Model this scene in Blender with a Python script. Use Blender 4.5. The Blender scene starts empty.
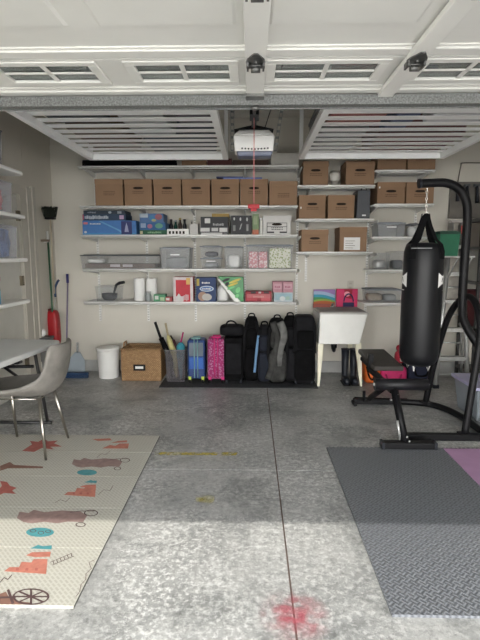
import bpy, bmesh, math, random
from mathutils import Vector, Matrix
random.seed(7)
PI = math.pi
S = bpy.context.scene
C = S.collection
# ------------------------------------------------------------------ camera
f_px = 480.0; CH = 1.42; PITCH = math.radians(7.83); YAW = math.radians(1.31)
cd = bpy.data.cameras.new('camera'); cam = bpy.data.objects.new('camera', cd); C.objects.link(cam)
cd.sensor_fit = 'VERTICAL'; cd.sensor_height = 24.0; cd.lens = 24.0*f_px/640.0; cd.clip_start = 0.02
cam.location = (0, 0, CH); cam.rotation_euler = (PI/2-PITCH, 0, YAW)
S.camera = cam
# ------------------------------------------------------------------ view, sky, sun
S.view_settings.view_transform = 'Standard'; S.view_settings.look = 'None'
S.view_settings.gamma = 1.0; S.view_settings.use_curve_mapping = False
S.view_settings.exposure = 2.42
w = bpy.data.worlds.new('sky'); S.world = w; w.use_nodes = True
bg = w.node_tree.nodes['Background']; bg.inputs[0].default_value = (0.95, 0.98, 1.0, 1); bg.inputs[1].default_value = 1.0
_n = w.node_tree.nodes; _l = w.node_tree.links      # hazy sky: bright towards the horizon, dimmer overhead
_tc = _n.new('ShaderNodeTexCoord'); _sx = _n.new('ShaderNodeSeparateXYZ'); _l.new(_tc.outputs['Generated'], _sx.inputs[0])
_rp = _n.new('ShaderNodeValToRGB'); _l.new(_sx.outputs['Z'], _rp.inputs['Fac'])
_rp.color_ramp.elements[0].position = .0; _rp.color_ramp.elements[0].color = (1.0, .98, .95, 1)
_rp.color_ramp.elements[1].position = .75; _rp.color_ramp.elements[1].color = (.20, .23, .27, 1)
_e = _rp.color_ramp.elements.new(.20); _e.color = (.84, .84, .83, 1)
_e = _rp.color_ramp.elements.new(.45); _e.color = (.30, .32, .35, 1)
_l.new(_rp.outputs['Color'], bg.inputs[0]); bg.inputs[1].default_value = 2.15
sd = bpy.data.lights.new('sun', 'SUN'); sun = bpy.data.objects.new('sun', sd); C.objects.link(sun)
sd.energy = 0.72; sd.angle = math.radians(0.5); sd.color = (1.0, 0.96, 0.88)
sun.rotation_euler = (math.radians(90-36.5), 0, 0); sun.location = (0, -6, 8)

# ------------------------------------------------------------------ measuring helpers (pixel + known depth -> world)
def ray(px, py):
    u = (px-240)/f_px; v = (320-py)/f_px
    y = math.cos(PITCH)+v*math.sin(PITCH); z = -math.sin(PITCH)+v*math.cos(PITCH)
    c, s = math.cos(YAW), math.sin(YAW)
    return (c*u-s*y, s*u+c*y, z)
def aY(px, py, Y):
    r = ray(px, py); t = Y/r[1]; return (r[0]*t, CH+r[2]*t)
def aZ(px, py, z):
    r = ray(px, py); t = (z-CH)/r[2]; return (r[0]*t, r[1]*t)

# ------------------------------------------------------------------ materials
MATS = {}
def M(name, col, rough=.6, metal=0.0, var=.08, scale=8.0, bump=0.0, bscale=60.0, alpha=1.0, spec=.4, col2=None, emit=None):
    if name in MATS: return MATS[name]
    m = bpy.data.materials.new(name); m.use_nodes = True; nt = m.node_tree; N = nt.nodes; L = nt.links
    b = N['Principled BSDF']
    b.inputs['Roughness'].default_value = rough; b.inputs['Metallic'].default_value = metal
    b.inputs['Alpha'].default_value = alpha; b.inputs['Specular IOR Level'].default_value = spec
    tc = N.new('ShaderNodeTexCoord')
    nz = N.new('ShaderNodeTexNoise'); nz.inputs['Scale'].default_value = scale; nz.inputs['Detail'].default_value = 4
    L.new(tc.outputs['Object'], nz.inputs['Vector'])
    rp = N.new('ShaderNodeValToRGB'); rp.color_ramp.elements[0].position = .3; rp.color_ramp.elements[1].position = .7
    c = [x*.76 for x in col] if name.startswith('print_') else list(col)
    a = [max(0, x*(1-var)) for x in c]; d = [min(1, x*(1+var)) for x in (col2 or c)]
    rp.color_ramp.elements[0].color = (*a, 1); rp.color_ramp.elements[1].color = (*d, 1)
    L.new(nz.outputs['Fac'], rp.inputs['Fac']); L.new(rp.outputs['Color'], b.inputs['Base Color'])
    if bump:
        n2 = N.new('ShaderNodeTexNoise'); n2.inputs['Scale'].default_value = bscale
        L.new(tc.outputs['Object'], n2.inputs['Vector'])
        bp = N.new('ShaderNodeBump'); bp.inputs['Strength'].default_value = bump; bp.inputs['Distance'].default_value = .01
        L.new(n2.outputs['Fac'], bp.inputs['Height']); L.new(bp.outputs['Normal'], b.inputs['Normal'])
    if emit: b.inputs['Emission Color'].default_value = (*col, 1); b.inputs['Emission Strength'].default_value = emit
    MATS[name] = m; return m

wall_m = M('painted_wall', (.56, .53, .465), .85, var=.03, scale=2, bump=.12, bscale=110)
ceil_m = M('ceiling_paint', (.76, .73, .67), .9, var=.02, scale=2, bump=.15, bscale=60)
trim_m = M('trim_paint', (.48, .455, .40), .5, var=.02)
curb_m = M('concrete_curb', (.40, .40, .39), .9, var=.15, scale=6, bump=.3)
white_m = M('white_metal', (.80, .80, .77), .35, var=.03, scale=5)
rackw_m = M('white_rack_steel', (.96, .97, .96), .4, var=.02, scale=5)
lip_m = M('white_wire_coating', (.90, .90, .88), .4, var=.02)
cream_m = M('cream_plastic', (.78, .74, .58), .45, var=.04)
sinkw_m = M('white_tub_plastic', (.76, .76, .73), .4, var=.03)
door_m = M('door_panel_paint', (.84, .83, .785), .45, var=.03, scale=3, bump=.03, bscale=200)
galv_m = M('galvanised_steel', (.20, .205, .20), .55, .25, var=.45, scale=110)
black_m = M('black_powder_coat', (.006, .006, .007), .48, .0, var=.2, spec=.22)
pad_m = M('black_vinyl', (.010, .010, .012), .45, var=.2, scale=10, bump=.08, bscale=25, spec=.3)
slab_m = M('dark_brown_vinyl', (.05, .045, .04), .55, var=.15)
bag_m = M('heavy_bag_vinyl', (.006, .0065, .008), .40, var=.15, scale=6, bump=.12, bscale=7, spec=.28)
strap_m = M('black_webbing', (.006, .006, .007), .85, var=.2, scale=80, spec=.15)
card_m = M('cardboard', (.265, .165, .10), .85, var=.07, scale=5)
cardl_m = M('cardboard_lid', (.28, .175, .106), .85, var=.07, scale=5)
slot_m = M('dark_handle_hole', (.02, .012, .008), .9)
print_m = M('dark_box_print', (.13, .075, .045), .9)
wpaper_m = M('white_paper', (.78, .78, .76), .8, var=.03)
ink_m = M('black_ink', (.02, .02, .022), .7)
alu_m = M('brushed_aluminium', (.50, .51, .50), .35, .6, var=.1, scale=20)
chrome_m = M('chrome', (.72, .70, .66), .18, 1.0, var=.03)
clear_m = M('clear_plastic', (.42, .45, .48), .22, var=.08, alpha=.20)
frost_m = M('frosted_plastic', (.36, .38, .40), .3, var=.1, alpha=.42)
lidgrey_m = M('grey_lid_plastic', (.25, .27, .30), .4, var=.05, alpha=.8)
glass_m = M('door_window_glass', (.30, .33, .32), .12, var=.35, scale=10, alpha=.45)
blk_m = M('black_fabric', (.0045, .0045, .005), .9, var=.4, scale=14, bump=.5, bscale=30, spec=.1)
blk2_m = M('black_nylon', (.008, .008, .0095), .8, var=.4, scale=10, bump=.4, bscale=30, spec=.15)
grey_m = M('grey_nylon', (.040, .040, .038), .85, var=.4, scale=14, bump=.5, bscale=30, spec=.15)
navy_m = M('navy_plastic', (.02, .05, .12), .5)
red_m = M('red_plastic', (.50, .015, .02), .4)
rubber_m = M('black_rubber', (.012, .014, .02), .45, var=.2)
dgrey_m = M('dark_grey_plastic', (.07, .075, .08), .5)

def colm(name, c, rough=.6, **k): return M(name, c, rough, **k)

# ------------------------------------------------------------------ mesh helpers
class MB:
    def __init__(s): s.b = bmesh.new()
    def box(s, x0, x1, y0, y1, z0, z1, mi=0, mat=None):
        vs = [s.b.verts.new(p) for p in ((x0,y0,z0),(x1,y0,z0),(x1,y1,z0),(x0,y1,z0),(x0,y0,z1),(x1,y0,z1),(x1,y1,z1),(x0,y1,z1))]
        if mat is not None:
            for v in vs: v.co = mat @ v.co
        for q in ((3,2,1,0),(4,5,6,7),(0,1,5,4),(1,2,6,5),(2,3,7,6),(3,0,4,7)):
            s.b.faces.new([vs[i] for i in q]).material_index = mi
        return s
    def frus(s, a, z0, b, z1, mi=0):   # rect (x0,x1,y0,y1) at z0 to rect at z1
        vs = [s.b.verts.new(p) for p in ((a[0],a[2],z0),(a[1],a[2],z0),(a[1],a[3],z0),(a[0],a[3],z0),(b[0],b[2],z1),(b[1],b[2],z1),(b[1],b[3],z1),(b[0],b[3],z1))]
        for q in ((3,2,1,0),(4,5,6,7),(0,1,5,4),(1,2,6,5),(2,3,7,6),(3,0,4,7)):
            s.b.faces.new([vs[i] for i in q]).material_index = mi
        return s
    def ring(s, c, n, up, r, seg, r2=None):
        n = n.normalized(); u = up - n*up.dot(n)
        if u.length < 1e-5: u = Vector((1,0,0)) - n*n.x
        if u.length < 1e-5: u = Vector((0,1,0))
        u.normalize(); v = n.cross(u)
        r2 = r if r2 is None else r2
        return [s.b.verts.new(c + u*(r*math.cos(2*PI*i/seg)) + v*(r2*math.sin(2*PI*i/seg))) for i in range(seg)]
    def tube(s, pts, r, seg=10, mi=0, up=(0,0,1), closed=False, r2=None):
        P = [Vector(p) for p in pts]; R = r if isinstance(r, (list, tuple)) else [r]*len(P)
        rings = []; U = None
        for i, p in enumerate(P):
            if closed: t = P[(i+1) % len(P)] - P[i-1]
            else: t = (P[min(i+1, len(P)-1)] - P[max(i-1, 0)])
            nn = t.normalized()
            if U is None:
                U = Vector(up)-nn*Vector(up).dot(nn)
                if U.length < .05: U = Vector((1,0,0))-nn*nn.x
                if U.length < .05: U = Vector((0,1,0))-nn*nn.y
            else: U = U-nn*U.dot(nn)
            U.normalize()
            rings.append(s.ring(p, t, U, R[i], seg, r2))
        n = len(rings)
        for i in range(n if closed else n-1):
            a, b = rings[i], rings[(i+1) % n]
            for k in range(seg):
                fc = s.b.faces.new((a[k], a[(k+1)%seg], b[(k+1)%seg], b[k])); fc.material_index = mi; fc.smooth = True
        if not closed:
            s.b.faces.new(list(reversed(rings[0]))).material_index = mi; s.b.faces.new(rings[-1]).material_index = mi
        return s
    def lathe(s, c, prof, seg=28, mi=0, smooth=True, sy=1.0, cap=True):   # prof list of (r,z)
        rings = []
        for r, z in prof:
            rings.append([s.b.verts.new((c[0]+r*math.cos(2*PI*i/seg), c[1]+sy*r*math.sin(2*PI*i/seg), c[2]+z)) for i in range(seg)])
        for a, b in zip(rings, rings[1:]):
            for k in range(seg):
                fc = s.b.faces.new((a[k], a[(k+1)%seg], b[(k+1)%seg], b[k])); fc.material_index = mi; fc.smooth = smooth
        if cap:
            if prof[0][0] > 1e-4: s.b.faces.new(list(reversed(rings[0]))).material_index = mi
            if prof[-1][0] > 1e-4: s.b.faces.new(rings[-1]).material_index = mi
        return s
    def poly(s, pts, th=None, mi=0):      # planar polygon, optional extrusion vector
        vs = [s.b.verts.new(p) for p in pts]
        fc = s.b.faces.new(vs); fc.material_index = mi
        if th is not None:
            t = Vector(th); v2 = [s.b.verts.new(Vector(p)+t) for p in pts]
            s.b.faces.new(list(reversed(v2))).material_index = mi
            for i in range(len(vs)):
                j = (i+1) % len(vs); s.b.faces.new((vs[i], v2[i], v2[j], vs[j])).material_index = mi
        return s
    def sup(s, c, rx, ry, rz, e=.4, nu=24, nv=14, mi=0, jit=0.0, taper=0.0):   # superellipsoid
        def pw(v, p): return math.copysign(abs(v)**p, v)
        rows = []
        for j in range(nv+1):
            ph = -PI/2 + PI*j/nv; row = []
            for i in range(nu):
                th = 2*PI*i/nu
                z = pw(math.sin(ph), e); k = 1 - taper*(z*.5+.5)
                x = pw(math.cos(ph), e)*pw(math.cos(th), e); y = pw(math.cos(ph), e)*pw(math.sin(th), e)
                jj = 1 + jit*(math.sin(7*th+3*ph*2)+math.sin(11*ph+2*th))*.5
                row.append(s.b.verts.new((c[0]+rx*x*k*jj, c[1]+ry*y*k*jj, c[2]+rz*z)))
            rows.append(row)
        for a, b in zip(rows, rows[1:]):
            for i in range(nu):
                fc = s.b.faces.new((a[i], a[(i+1)%nu], b[(i+1)%nu], b[i])); fc.material_index = mi; fc.smooth = True
        bmesh.ops.remove_doubles(s.b, verts=rows[0]+rows[-1], dist=1e-5)
        return s
    def build(s, name, m, parent=None, bevel=0, smooth=False, subsurf=0):
        me = bpy.data.meshes.new(name)
        bmesh.ops.recalc_face_normals(s.b, faces=s.b.faces)
        s.b.to_mesh(me); s.b.free()
        for x in (m if isinstance(m, (list, tuple)) else [m]): me.materials.append(x)
        o = bpy.data.objects.new(name, me); C.objects.link(o)
        if parent is not None:
            o.parent = parent
            # children are modelled in world space: keep them there
            o.matrix_parent_inverse = wmat(parent).inverted()
        if bevel:
            md = o.modifiers.new('bevel', 'BEVEL'); md.width = bevel; md.segments = 2; md.limit_method = 'ANGLE'; md.angle_limit = math.radians(50)
        return o
def wmat(o):
    m = Matrix.LocRotScale(o.location, o.rotation_euler, o.scale)
    return m
def T(name, label, cat, loc=(0,0,0), group=None):
    o = bpy.data.objects.new(name, None); C.objects.link(o); o.location = loc; o.empty_display_size = .05
    o['label'] = label; o['category'] = cat
    if group: o['group'] = group
    return o
def tag(o, label, cat, group=None, kind=None):
    o['label'] = label; o['category'] = cat
    if group: o['group'] = group
    if kind: o['kind'] = kind
    return o
def struct(o): o['kind'] = 'structure'; return o
def part(o, label): o['label'] = label; return o
def arc(c, r, a0, a1, n, ax='xz'):
    out = []
    for i in range(n+1):
        a = math.radians(a0+(a1-a0)*i/n)
        if ax == 'xz': out.append((c[0]+r*math.cos(a), c[1], c[2]+r*math.sin(a)))
        elif ax == 'xy': out.append((c[0]+r*math.cos(a), c[1]+r*math.sin(a), c[2]))
        else: out.append((c[0], c[1]+r*math.cos(a), c[2]+r*math.sin(a)))
    return out
def smoothpath(pts, n=6):     # catmull-rom
    P = [Vector(p) for p in pts]; P = [P[0]*2-P[1]]+P+[P[-1]*2-P[-2]]; out = []
    for i in range(1, len(P)-2):
        for k in range(n):
            t = k/n; a, b, c, d = P[i-1], P[i], P[i+1], P[i+2]
            out.append(.5*((2*b)+(c-a)*t+(2*a-5*b+4*c-d)*t*t+(-a+3*b-3*c+d)*t**3))
    out.append(P[-2]); return out

# ================================================================== SETTING
XL, XR, YB, YF, ZC = -2.33, 2.95, 5.72, -0.35, 2.95
# concrete floor material
def floor_mat():
    m = bpy.data.materials.new('stained_concrete'); m.use_nodes = True; nt = m.node_tree; N = nt.nodes; L = nt.links
    b = N['Principled BSDF']; b.inputs['Roughness'].default_value = .40; b.inputs['Specular IOR Level'].default_value = .6
    tc = N.new('ShaderNodeTexCoord')
    def noise(sc, det, rgh=.6, dist=0):
        n = N.new('ShaderNodeTexNoise'); n.inputs['Scale'].default_value = sc; n.inputs['Detail'].default_value = det
        n.inputs['Roughness'].default_value = rgh; n.inputs['Distortion'].default_value = dist
        L.new(tc.outputs['Object'], n.inputs['Vector']); return n
    def ramp(src, p0, p1, c0=(0,0,0,1), c1=(1,1,1,1)):
        r = N.new('ShaderNodeValToRGB'); r.color_ramp.elements[0].position = p0; r.color_ramp.elements[1].position = p1
        r.color_ramp.elements[0].color = c0; r.color_ramp.elements[1].color = c1; L.new(src, r.inputs['Fac']); return r
    def mix(fac, a, bb, mode='MIX'):
        x = N.new('ShaderNodeMix'); x.data_type = 'RGBA'; x.blend_type = mode
        if hasattr(fac, 'links'): L.new(fac, x.inputs[0])
        else: x.inputs[0].default_value = fac
        for s_, v in ((6, a), (7, bb)):
            if hasattr(v, 'links'): L.new(v, x.inputs[s_])
            else: x.inputs[s_].default_value = v
        return x.outputs[2]
    big = ramp(noise(1.3, 5, .6, .4).outputs['Fac'], .35, .68, (.25,.255,.25,1), (.47,.47,.46,1))
    mid = ramp(noise(3.6, 9, .74).outputs['Fac'], .42, .58)
    fine = ramp(noise(26, 8, .75).outputs['Fac'], .47, .60)
    spk = ramp(noise(42, 7, .75).outputs['Fac'], .50, .58)
    mk = N.new('ShaderNodeMath'); mk.operation = 'MULTIPLY'; L.new(mid.outputs[0], mk.inputs[0]); L.new(fine.outputs[0], mk.inputs[1])
    cover = ramp(noise(.95, 3, .5, .8).outputs['Fac'], .36, .60, (.10,.10,.10,1))     # where the bloom has spread, where the slab is bare
    mk0 = mk; mk = N.new('ShaderNodeMath'); mk.operation = 'MULTIPLY'; L.new(mk0.outputs[0], mk.inputs[0]); L.new(cover.outputs[0], mk.inputs[1])
    c1 = mix(mk.outputs[0], big.outputs[0], (.74,.74,.72,1))
    # salt bloom is denser towards the driveway
    sep = N.new('ShaderNodeSeparateXYZ'); L.new(tc.outputs['Object'], sep.inputs[0])
    mr = N.new('ShaderNodeMapRange'); mr.inputs[1].default_value = 5.2; mr.inputs[2].default_value = 1.8; mr.inputs[3].default_value = .35; L.new(sep.outputs['Y'], mr.inputs[0])
    m3 = N.new('ShaderNodeMath'); m3.operation = 'MULTIPLY'; L.new(mr.outputs[0], m3.inputs[0]); L.new(spk.outputs[0], m3.inputs[1])
    m4 = N.new('ShaderNodeMath'); m4.operation = 'MULTIPLY'; L.new(cover.outputs[0], m4.inputs[1]); L.new(m3.outputs[0], m4.inputs[0])
    c2 = mix(m4.outputs[0], c1, (.74,.74,.725,1))
    pits = ramp(noise(30, 8, .8).outputs['Fac'], .36, .50, (.55,.55,.55,1))
    stn = ramp(noise(2.1, 7, .7, 1.2).outputs['Fac'], .36, .50, (.60,.61,.61,1))
    c3 = mix(.9, c2, pits.outputs[0], 'MULTIPLY'); c4 = mix(.9, c3, stn.outputs[0], 'MULTIPLY')
    L.new(c4, b.inputs['Base Color'])
    bp = N.new('ShaderNodeBump'); bp.inputs['Strength'].default_value = .25; bp.inputs['Distance'].default_value = .004
    L.new(fine.outputs[0], bp.inputs['Height']); L.new(bp.outputs['Normal'], b.inputs['Normal'])
    return m
fm = floor_mat()
# four slabs separated by real control joints, in one mesh
JX, JY, g = 0.175, 3.02, .0045
b = MB()
for (x0, x1) in ((XL-.2, JX-g), (JX+g, XR+.2)):
    for (y0, y1) in ((YF-.2, JY-g), (JY+g, YB+.2)):
        b.box(x0, x1, y0, y1, -.12, 0)
joint_m = M('rusty_joint_filler', (.155, .115, .10), .9, var=.3, scale=4)
b.box(XL-.2, XR+.2, YF-.2, YB+.2, -.2, -.006, 1)
struct(b.build('floor', [fm, joint_m]))
# driveway outside
struct(MB().box(-7, 7, -14, YF-.2, -.16, -.03).build('driveway', M('driveway_concrete', (.36, .355, .335), .9, var=.12, scale=3, bump=.2)))
# walls
struct(MB().box(XL-.15, XR+.15, YB, YB+.15, 0, ZC).build('wall_back', wall_m))
struct(MB().box(XL, XR, YB-.012, YB, .14, 2.66).build('trim_1', M('painted_panel', (.60, .575, .51), .85, var=.03, scale=2, bump=.12, bscale=110)))
b = MB()
DY0, DY1, DZ = 4.02, 4.90, 2.02
b.box(XL-.15, XL, YF, DY0, 0, ZC); b.box(XL-.15, XL, DY1, YB, 0, ZC); b.box(XL-.15, XL, DY0, DY1, DZ, ZC)
struct(b.build('wall_left', wall_m))
struct(MB().box(XR, XR+.15, YF, YB, 0, ZC).build('wall_right', wall_m))
struct(MB().box(XL-.15, XR+.15, YF-.15, YB+.15, ZC, ZC+.12).build('ceiling', ceil_m))
b = MB()   # wall with the garage opening
b.box(XL-.15, -2.2, YF-.15, YF, 0, ZC); b.box(2.75, XR+.15, YF-.15, YF, 0, ZC); b.box(-2.2, 2.75, YF-.15, YF, 2.14, ZC)
struct(b.build('wall_front', wall_m))
struct(MB().box(XL, XR, YB-.035, YB-.012, 0, .14).build('baseboard_back', curb_m, bevel=.006))
b = MB().box(XL, XL+.012, DY1+.31, YB-.04, 0, .14); struct(b.build('baseboard_left', trim_m))
# side door
d = MB().box(XL-.06, XL-.02, DY0+.02, DY1-.03, .01, DZ-.015).build('door_1', M('grey_white_door', (.56, .55, .50), .5, var=.03)); struct(d)
h = MB()
for z in (.25, 1.10, 1.75): h.box(XL-.022, XL+.004, DY1-.065, DY1-.012, z, z+.10)
h.build('hinge', M('aged_brass', (.20, .17, .12), .4, .8, var=.2), d)
b = MB()
b.box(XL, XL+.010, DY1-.01, DY1+.13, 0, DZ+.06); b.box(XL, XL+.018, DY1+.13, DY1+.23, 0, DZ+.085); b.box(XL, XL+.030, DY1+.23, DY1+.30, 0, DZ+.10)
b.box(XL, XL+.014, DY0-.10, DY0+.01, 0, DZ+.085); b.box(XL, XL+.014, DY0+.01, DY1-.01, DZ-.01, DZ+.085)
b.box(XL-.14, XL, DY1-.02, DY1-.01, 0, DZ)
struct(b.build('trim_2', trim_m, bevel=.003))
b = MB().box(XL-.2, XL-.07, DY0-.2, DY1+.1, 0, DZ); struct(b.build('trim_3', M('door_stop_dark', (.05,.05,.045), .8)))
# hairline tape joint on left wall
struct(MB().box(XL, XL+.002, 4.995, 5.0, 2.22, 2.62).build('trim_4', wall_m))

# ================================================================== GARAGE DOOR (retracted overhead)
GD = T('garage_door', 'white sectional garage door rolled open overhead, with a row of windows', 'garage door', (0, 1.4, 2.26))
GX0, GX1 = -2.28, 2.68
ends = [2.74, 2.205, 1.615, 1.08, .55, .05]
def panel_section(y1, y0, windows):
    b = MB(); Z = 2.26
    b.box(GX0, GX1, y0+.004, y1-.004, Z+.012, Z+.05)     # skin
    b.box(GX0, GX1, y0+.004, y0+.045, Z, Z+.012); b.box(GX0, GX1, y1-.05, y1-.004, Z, Z+.012)
    b.box(GX0, GX1, y0+.045, y0+.06, Z+.005, Z+.012)
    return b
pw = .53; 
winx = [(-2.20,-1.71), (-1.70+.12,-1.20+.12-.01), (-1.19+.09,-.60-.10), (-.565,-.07), (.07,.605), (.745,1.28), (1.36,1.88), (1.98,2.52)]
winx = [(-2.24,-1.78), (-1.66,-1.20), (-1.10,-.705), (-.565,-.07), (.075,.605), (.755,1.24), (1.36,1.84), (1.96,2.5)]
winx[2] = (-1.20, -.705); winx[1] = (-1.80, -1.32); winx[0] = (-2.26, -1.92)
for k in range(5):
    y1, y0 = ends[k], ends[k+1]
    Z = 2.26
    b = MB()
    if k == 0:
        # skin with openings
        wy0, wy1 = 2.245, 2.52
        b.box(GX0, GX1, y0+.004, wy0, Z+.012, Z+.05); b.box(GX0, GX1, wy1, y1-.004, Z+.012, Z+.05)
        xs = [GX0]+[v for p in winx for v in p]+[GX1]
        for i in range(0, len(xs), 2): b.box(xs[i], xs[i+1], wy0, wy1, Z+.012, Z+.05)
        b.box(GX0, GX1, y0+.004, y0+.03, Z, Z+.012); b.box(GX0, GX1, y1-.12, y1-.004, Z-.004, Z+.012); b.box(GX0, GX1, y1-.15, y1-.13, Z+.004, Z+.012)
    else:
        b.box(GX0, GX1, y0+.004, y1-.004, Z+.014, Z+.05)
        b.box(GX0, GX1, y0+.004, y0+.04, Z, Z+.014); b.box(GX0, GX1, y1-.07, y1-.004, Z, Z+.014); b.box(GX0, GX1, y1-.09, y1-.07, Z+.008, Z+.014)
        for (a, c) in winx:    # embossed raised fields
            b.frus((a-.015, c+.015, y0+.07, y1-.27), Z+.015, (a, c, y0+.085, y1-.285), Z+.007)
    p = b.build('door_section', door_m, GD)
    if k == 0:
        for (a, c) in winx:
            fr = MB(); t = .035
            fr.box(a-.01, c+.01, wy0-.01, wy0+t, Z-.004, Z+.012); fr.box(a-.01, c+.01, wy1-t, wy1+.01, Z-.004, Z+.012)
            fr.box(a-.01, a+t, wy0+t, wy1-t, Z-.004, Z+.012); fr.box(c-t, c+.01, wy0+t, wy1-t, Z-.004, Z+.012)
            fr.box((a+c)/2-.012, (a+c)/2+.012, wy0+t, wy1-t, Z+.001, Z+.009); fr.box(a+t, c-t, (wy0+wy1)/2-.009, (wy0+wy1)/2+.009, Z+.001, Z+.009)
            fo = fr.build('window_frame', door_m, p, bevel=.004)
            MB().box(a+.01, c-.01, wy0+.01, wy1-.01, Z+.012, Z+.016).build('window_pane', glass_m, p)
# raised stiles with hinges
for (xc, wd) in ((.017, .092), (.70, .078), (-2.24, .07), (2.64, .07)):
    MB().box(xc-wd/2, xc+wd/2, 2.215, 2.725, 2.236, 2.262).build('stile', door_m, GD, bevel=.004)
    for k in range(1, 5):
        MB().box(xc-wd/2, xc+wd/2, ends[k+1]+.01, ends[k]-.01, 2.236, 2.262).build('stile', door_m, GD, bevel=.004)
    for k in range(1, 4):
        y = ends[k]; b = MB()
        b.poly([(xc-.03, y+.045, 2.230), (xc+.03, y+.045, 2.230), (xc+.042, y-.02, 2.230), (xc+.036, y-.05, 2.230), (xc+.008, y-.105, 2.230), (xc-.008, y-.105, 2.230), (xc-.036, y-.05, 2.230), (xc-.042, y-.02, 2.230)], (0,0,.006)); b.tube([(xc-.02, y+.0, 2.21), (xc+.02, y+.0, 2.21)], .014, 10)
        b.tube([(xc-.04, y, 2.224), (xc+.04, y, 2.224)], .010, 8)
        for sx in (-1, 1): b.box(xc+sx*.034-.004, xc+sx*.034+.004, y-.03, y+.03, 2.212, 2.236)
        b.lathe((xc, y-.03, 2.222), [(.007,0),(.007,.012)], 8)
        b.build('hinge', M('hinge_steel', (.16,.16,.155), .4, .8, var=.3, scale=60), GD)
b = MB()   # galvanised stiffening strut
b.box(GX0, GX1, 2.665, 2.675, 2.200, 2.250); b.box(GX0, GX1, 2.675, 2.735, 2.200, 2.208); b.box(GX0, GX1, 2.727, 2.735, 2.195, 2.245)
part(b.build('stiffening_strut', galv_m, GD), 'speckled galvanised steel strut')
b = MB(); b.lathe((.017, 2.69, 2.18), [(.012,0),(.02,.004),(.02,.014)], 10); b.box(-.03, .064, 2.60, 2.66, 2.222, 2.236)
b.build('arm_bracket', M('bracket_steel', (.22,.22,.21), .4, .7, var=.2), GD)

# ================================================================== OPENER
OP = T('garage_door_opener', 'white ceiling-hung garage door opener motor with red pull cord', 'garage door opener', (.02, 3.9, 2.26))
b = MB()
b.frus((-.125, .165, 3.74, 3.92), 2.185, (-.135, .172, 3.73, 3.94), 2.30)
b.frus((-.135, .172, 3.73, 3.94), 2.30, (-.09, .13, 3.76, 3.92), 2.345)
b.build('motor_housing', M('opener_white', (.80,.79,.77), .4, var=.03), OP, bevel=.012)
MB().frus((-.10, .15, 3.745, 3.88), 2.15, (-.115, .16, 3.74, 3.91), 2.186).build('light_lens', M('blue_grey_lens', (.13,.15,.22), .3, var=.1), OP, bevel=.01)
b = MB()
for i in range(9):
    x = -.075+i*.024; b.box(x, x+.011, 3.727, 3.742, 2.193+abs(i-4)*.0015, 2.202+abs(i-4)*.0015)
b.build('vent_slots', ink_m, OP)
MB().frus((-.13,.165,3.74,4.0),2.343,(.0,.04,3.76,3.95),2.375).build('top_bracket', black_m, OP)
b = MB().box(.0, .036, .0, 3.8, 2.352, 2.392); b.build('rail', black_m, OP)
b = MB(); b.box(-.012, .048, 3.22, 3.38, 2.305, 2.352); b.tube([(.017, 3.24, 2.315), (.017, 2.75, 2.235)], .011, 8); b.build('trolley_arm', black_m, OP)
for (x0, x1, yy) in ((-.145, -.145, 3.78), (.18, .30, 3.80)):
    b = MB()
    n = 16
    for i in range(n+1):
        z = 2.20+(ZC-2.20)*i/n; x = x0+(x1-x0)*i/n
        b.box(x-.012, x+.012, yy, yy+.003, z-.004, z+.004) if i in (0, n) else b.box(x-.012, x+.012, yy, yy+.003, z-.009, z+.009)
    dx = (x1-x0)
    for s_ in (-.013, .011):
        b.poly([(x0+s_, yy, 2.20), (x0+s_+.003, yy, 2.20), (x1+s_+.003, yy, ZC), (x1+s_, yy, ZC)], (0, .02, 0))
    b.build('hanger_strap', galv_m, OP)
MB().tube([(.10, 3.80, 2.36), (.16, 3.84, 2.55), (.26, 3.86, ZC)], .004, 6).build('power_cord', ink_m, OP)
HZ = aY(254, 208, 3.30)[1]
MB().tube([(.017, 3.30, 2.31), (.017, 3.30, 2.1), (.018, 3.30, HZ+.02)], .0028, 6).build('release_cord', M('faded_red_cord', (.62,.22,.22), .8), OP)
b = MB()
b.box(-.022, .056, 3.288, 3.312, HZ-.004, HZ+.024); b.box(-.004, .038, 3.288, 3.312, HZ-.022, HZ-.002)
part(b.build('release_handle', M('handle_red', (.34,.012,.02), .5), OP, bevel=.005), 'red plastic pull handle')

# ================================================================== OVERHEAD RACKS
def overhead_rack(x0, x1, label):
    t = T('overhead_rack', label, 'ceiling rack', ((x0+x1)/2, 4.1, 2.33), 'ceiling storage racks')
    y0, y1 = 3.25, 4.93; zt = 2.40
    for (a, c, d, e) in ((x0, x1, y0, y0+.035), (x0, x1, y1-.035, y1), (x0, x0+.05, y0+.035, y1-.035), (x1-.05, x1, y0+.035, y1-.035)):
        MB().box(a, c, d, e, 2.345, zt).build('frame_rail', rackw_m, t, bevel=.003)
    for k in range(10):
        ys = 3.295+k*.166
        e = min(ys+.090, y1-.037)
        if e-ys < .03: continue
        b = MB().box(x0+.051, x1-.051, ys, e, zt-.004, zt)
        b.build('slat', rackw_m, t)
    for x in (x0+.02, x1-.02):
        for y in (y0+.017, y1-.017):
            MB().box(x-.018, x+.018, y-.016, y+.016, zt, ZC).build('hanger_post', rackw_m, t)
    return zt
overhead_rack(-1.615, -.228, 'left white slatted steel storage rack hung from the ceiling')
overhead_rack(.468, 1.893, 'right white slatted steel storage rack hung from the ceiling')
def rack_item(x0, x1, y0, y1, h, col, name, label, cat='box'):
    m = colm('rack_'+name+str(len(MATS)), col, .7, var=.15)
    t = T(name, label, cat, ((x0+x1)/2, (y0+y1)/2, 2.4005))
    MB().frus((x0+.015, x1-.015, y0+.015, y1-.015), 2.4005, (x0, x1, y0, y1), 2.4005+h-.03).build('body', m, t, bevel=.01)
    MB().box(x0-.008, x1+.008, y0-.008, y1+.008, 2.4+h-.03, 2.4+h).build('lid', m, t, bevel=.006)
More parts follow.
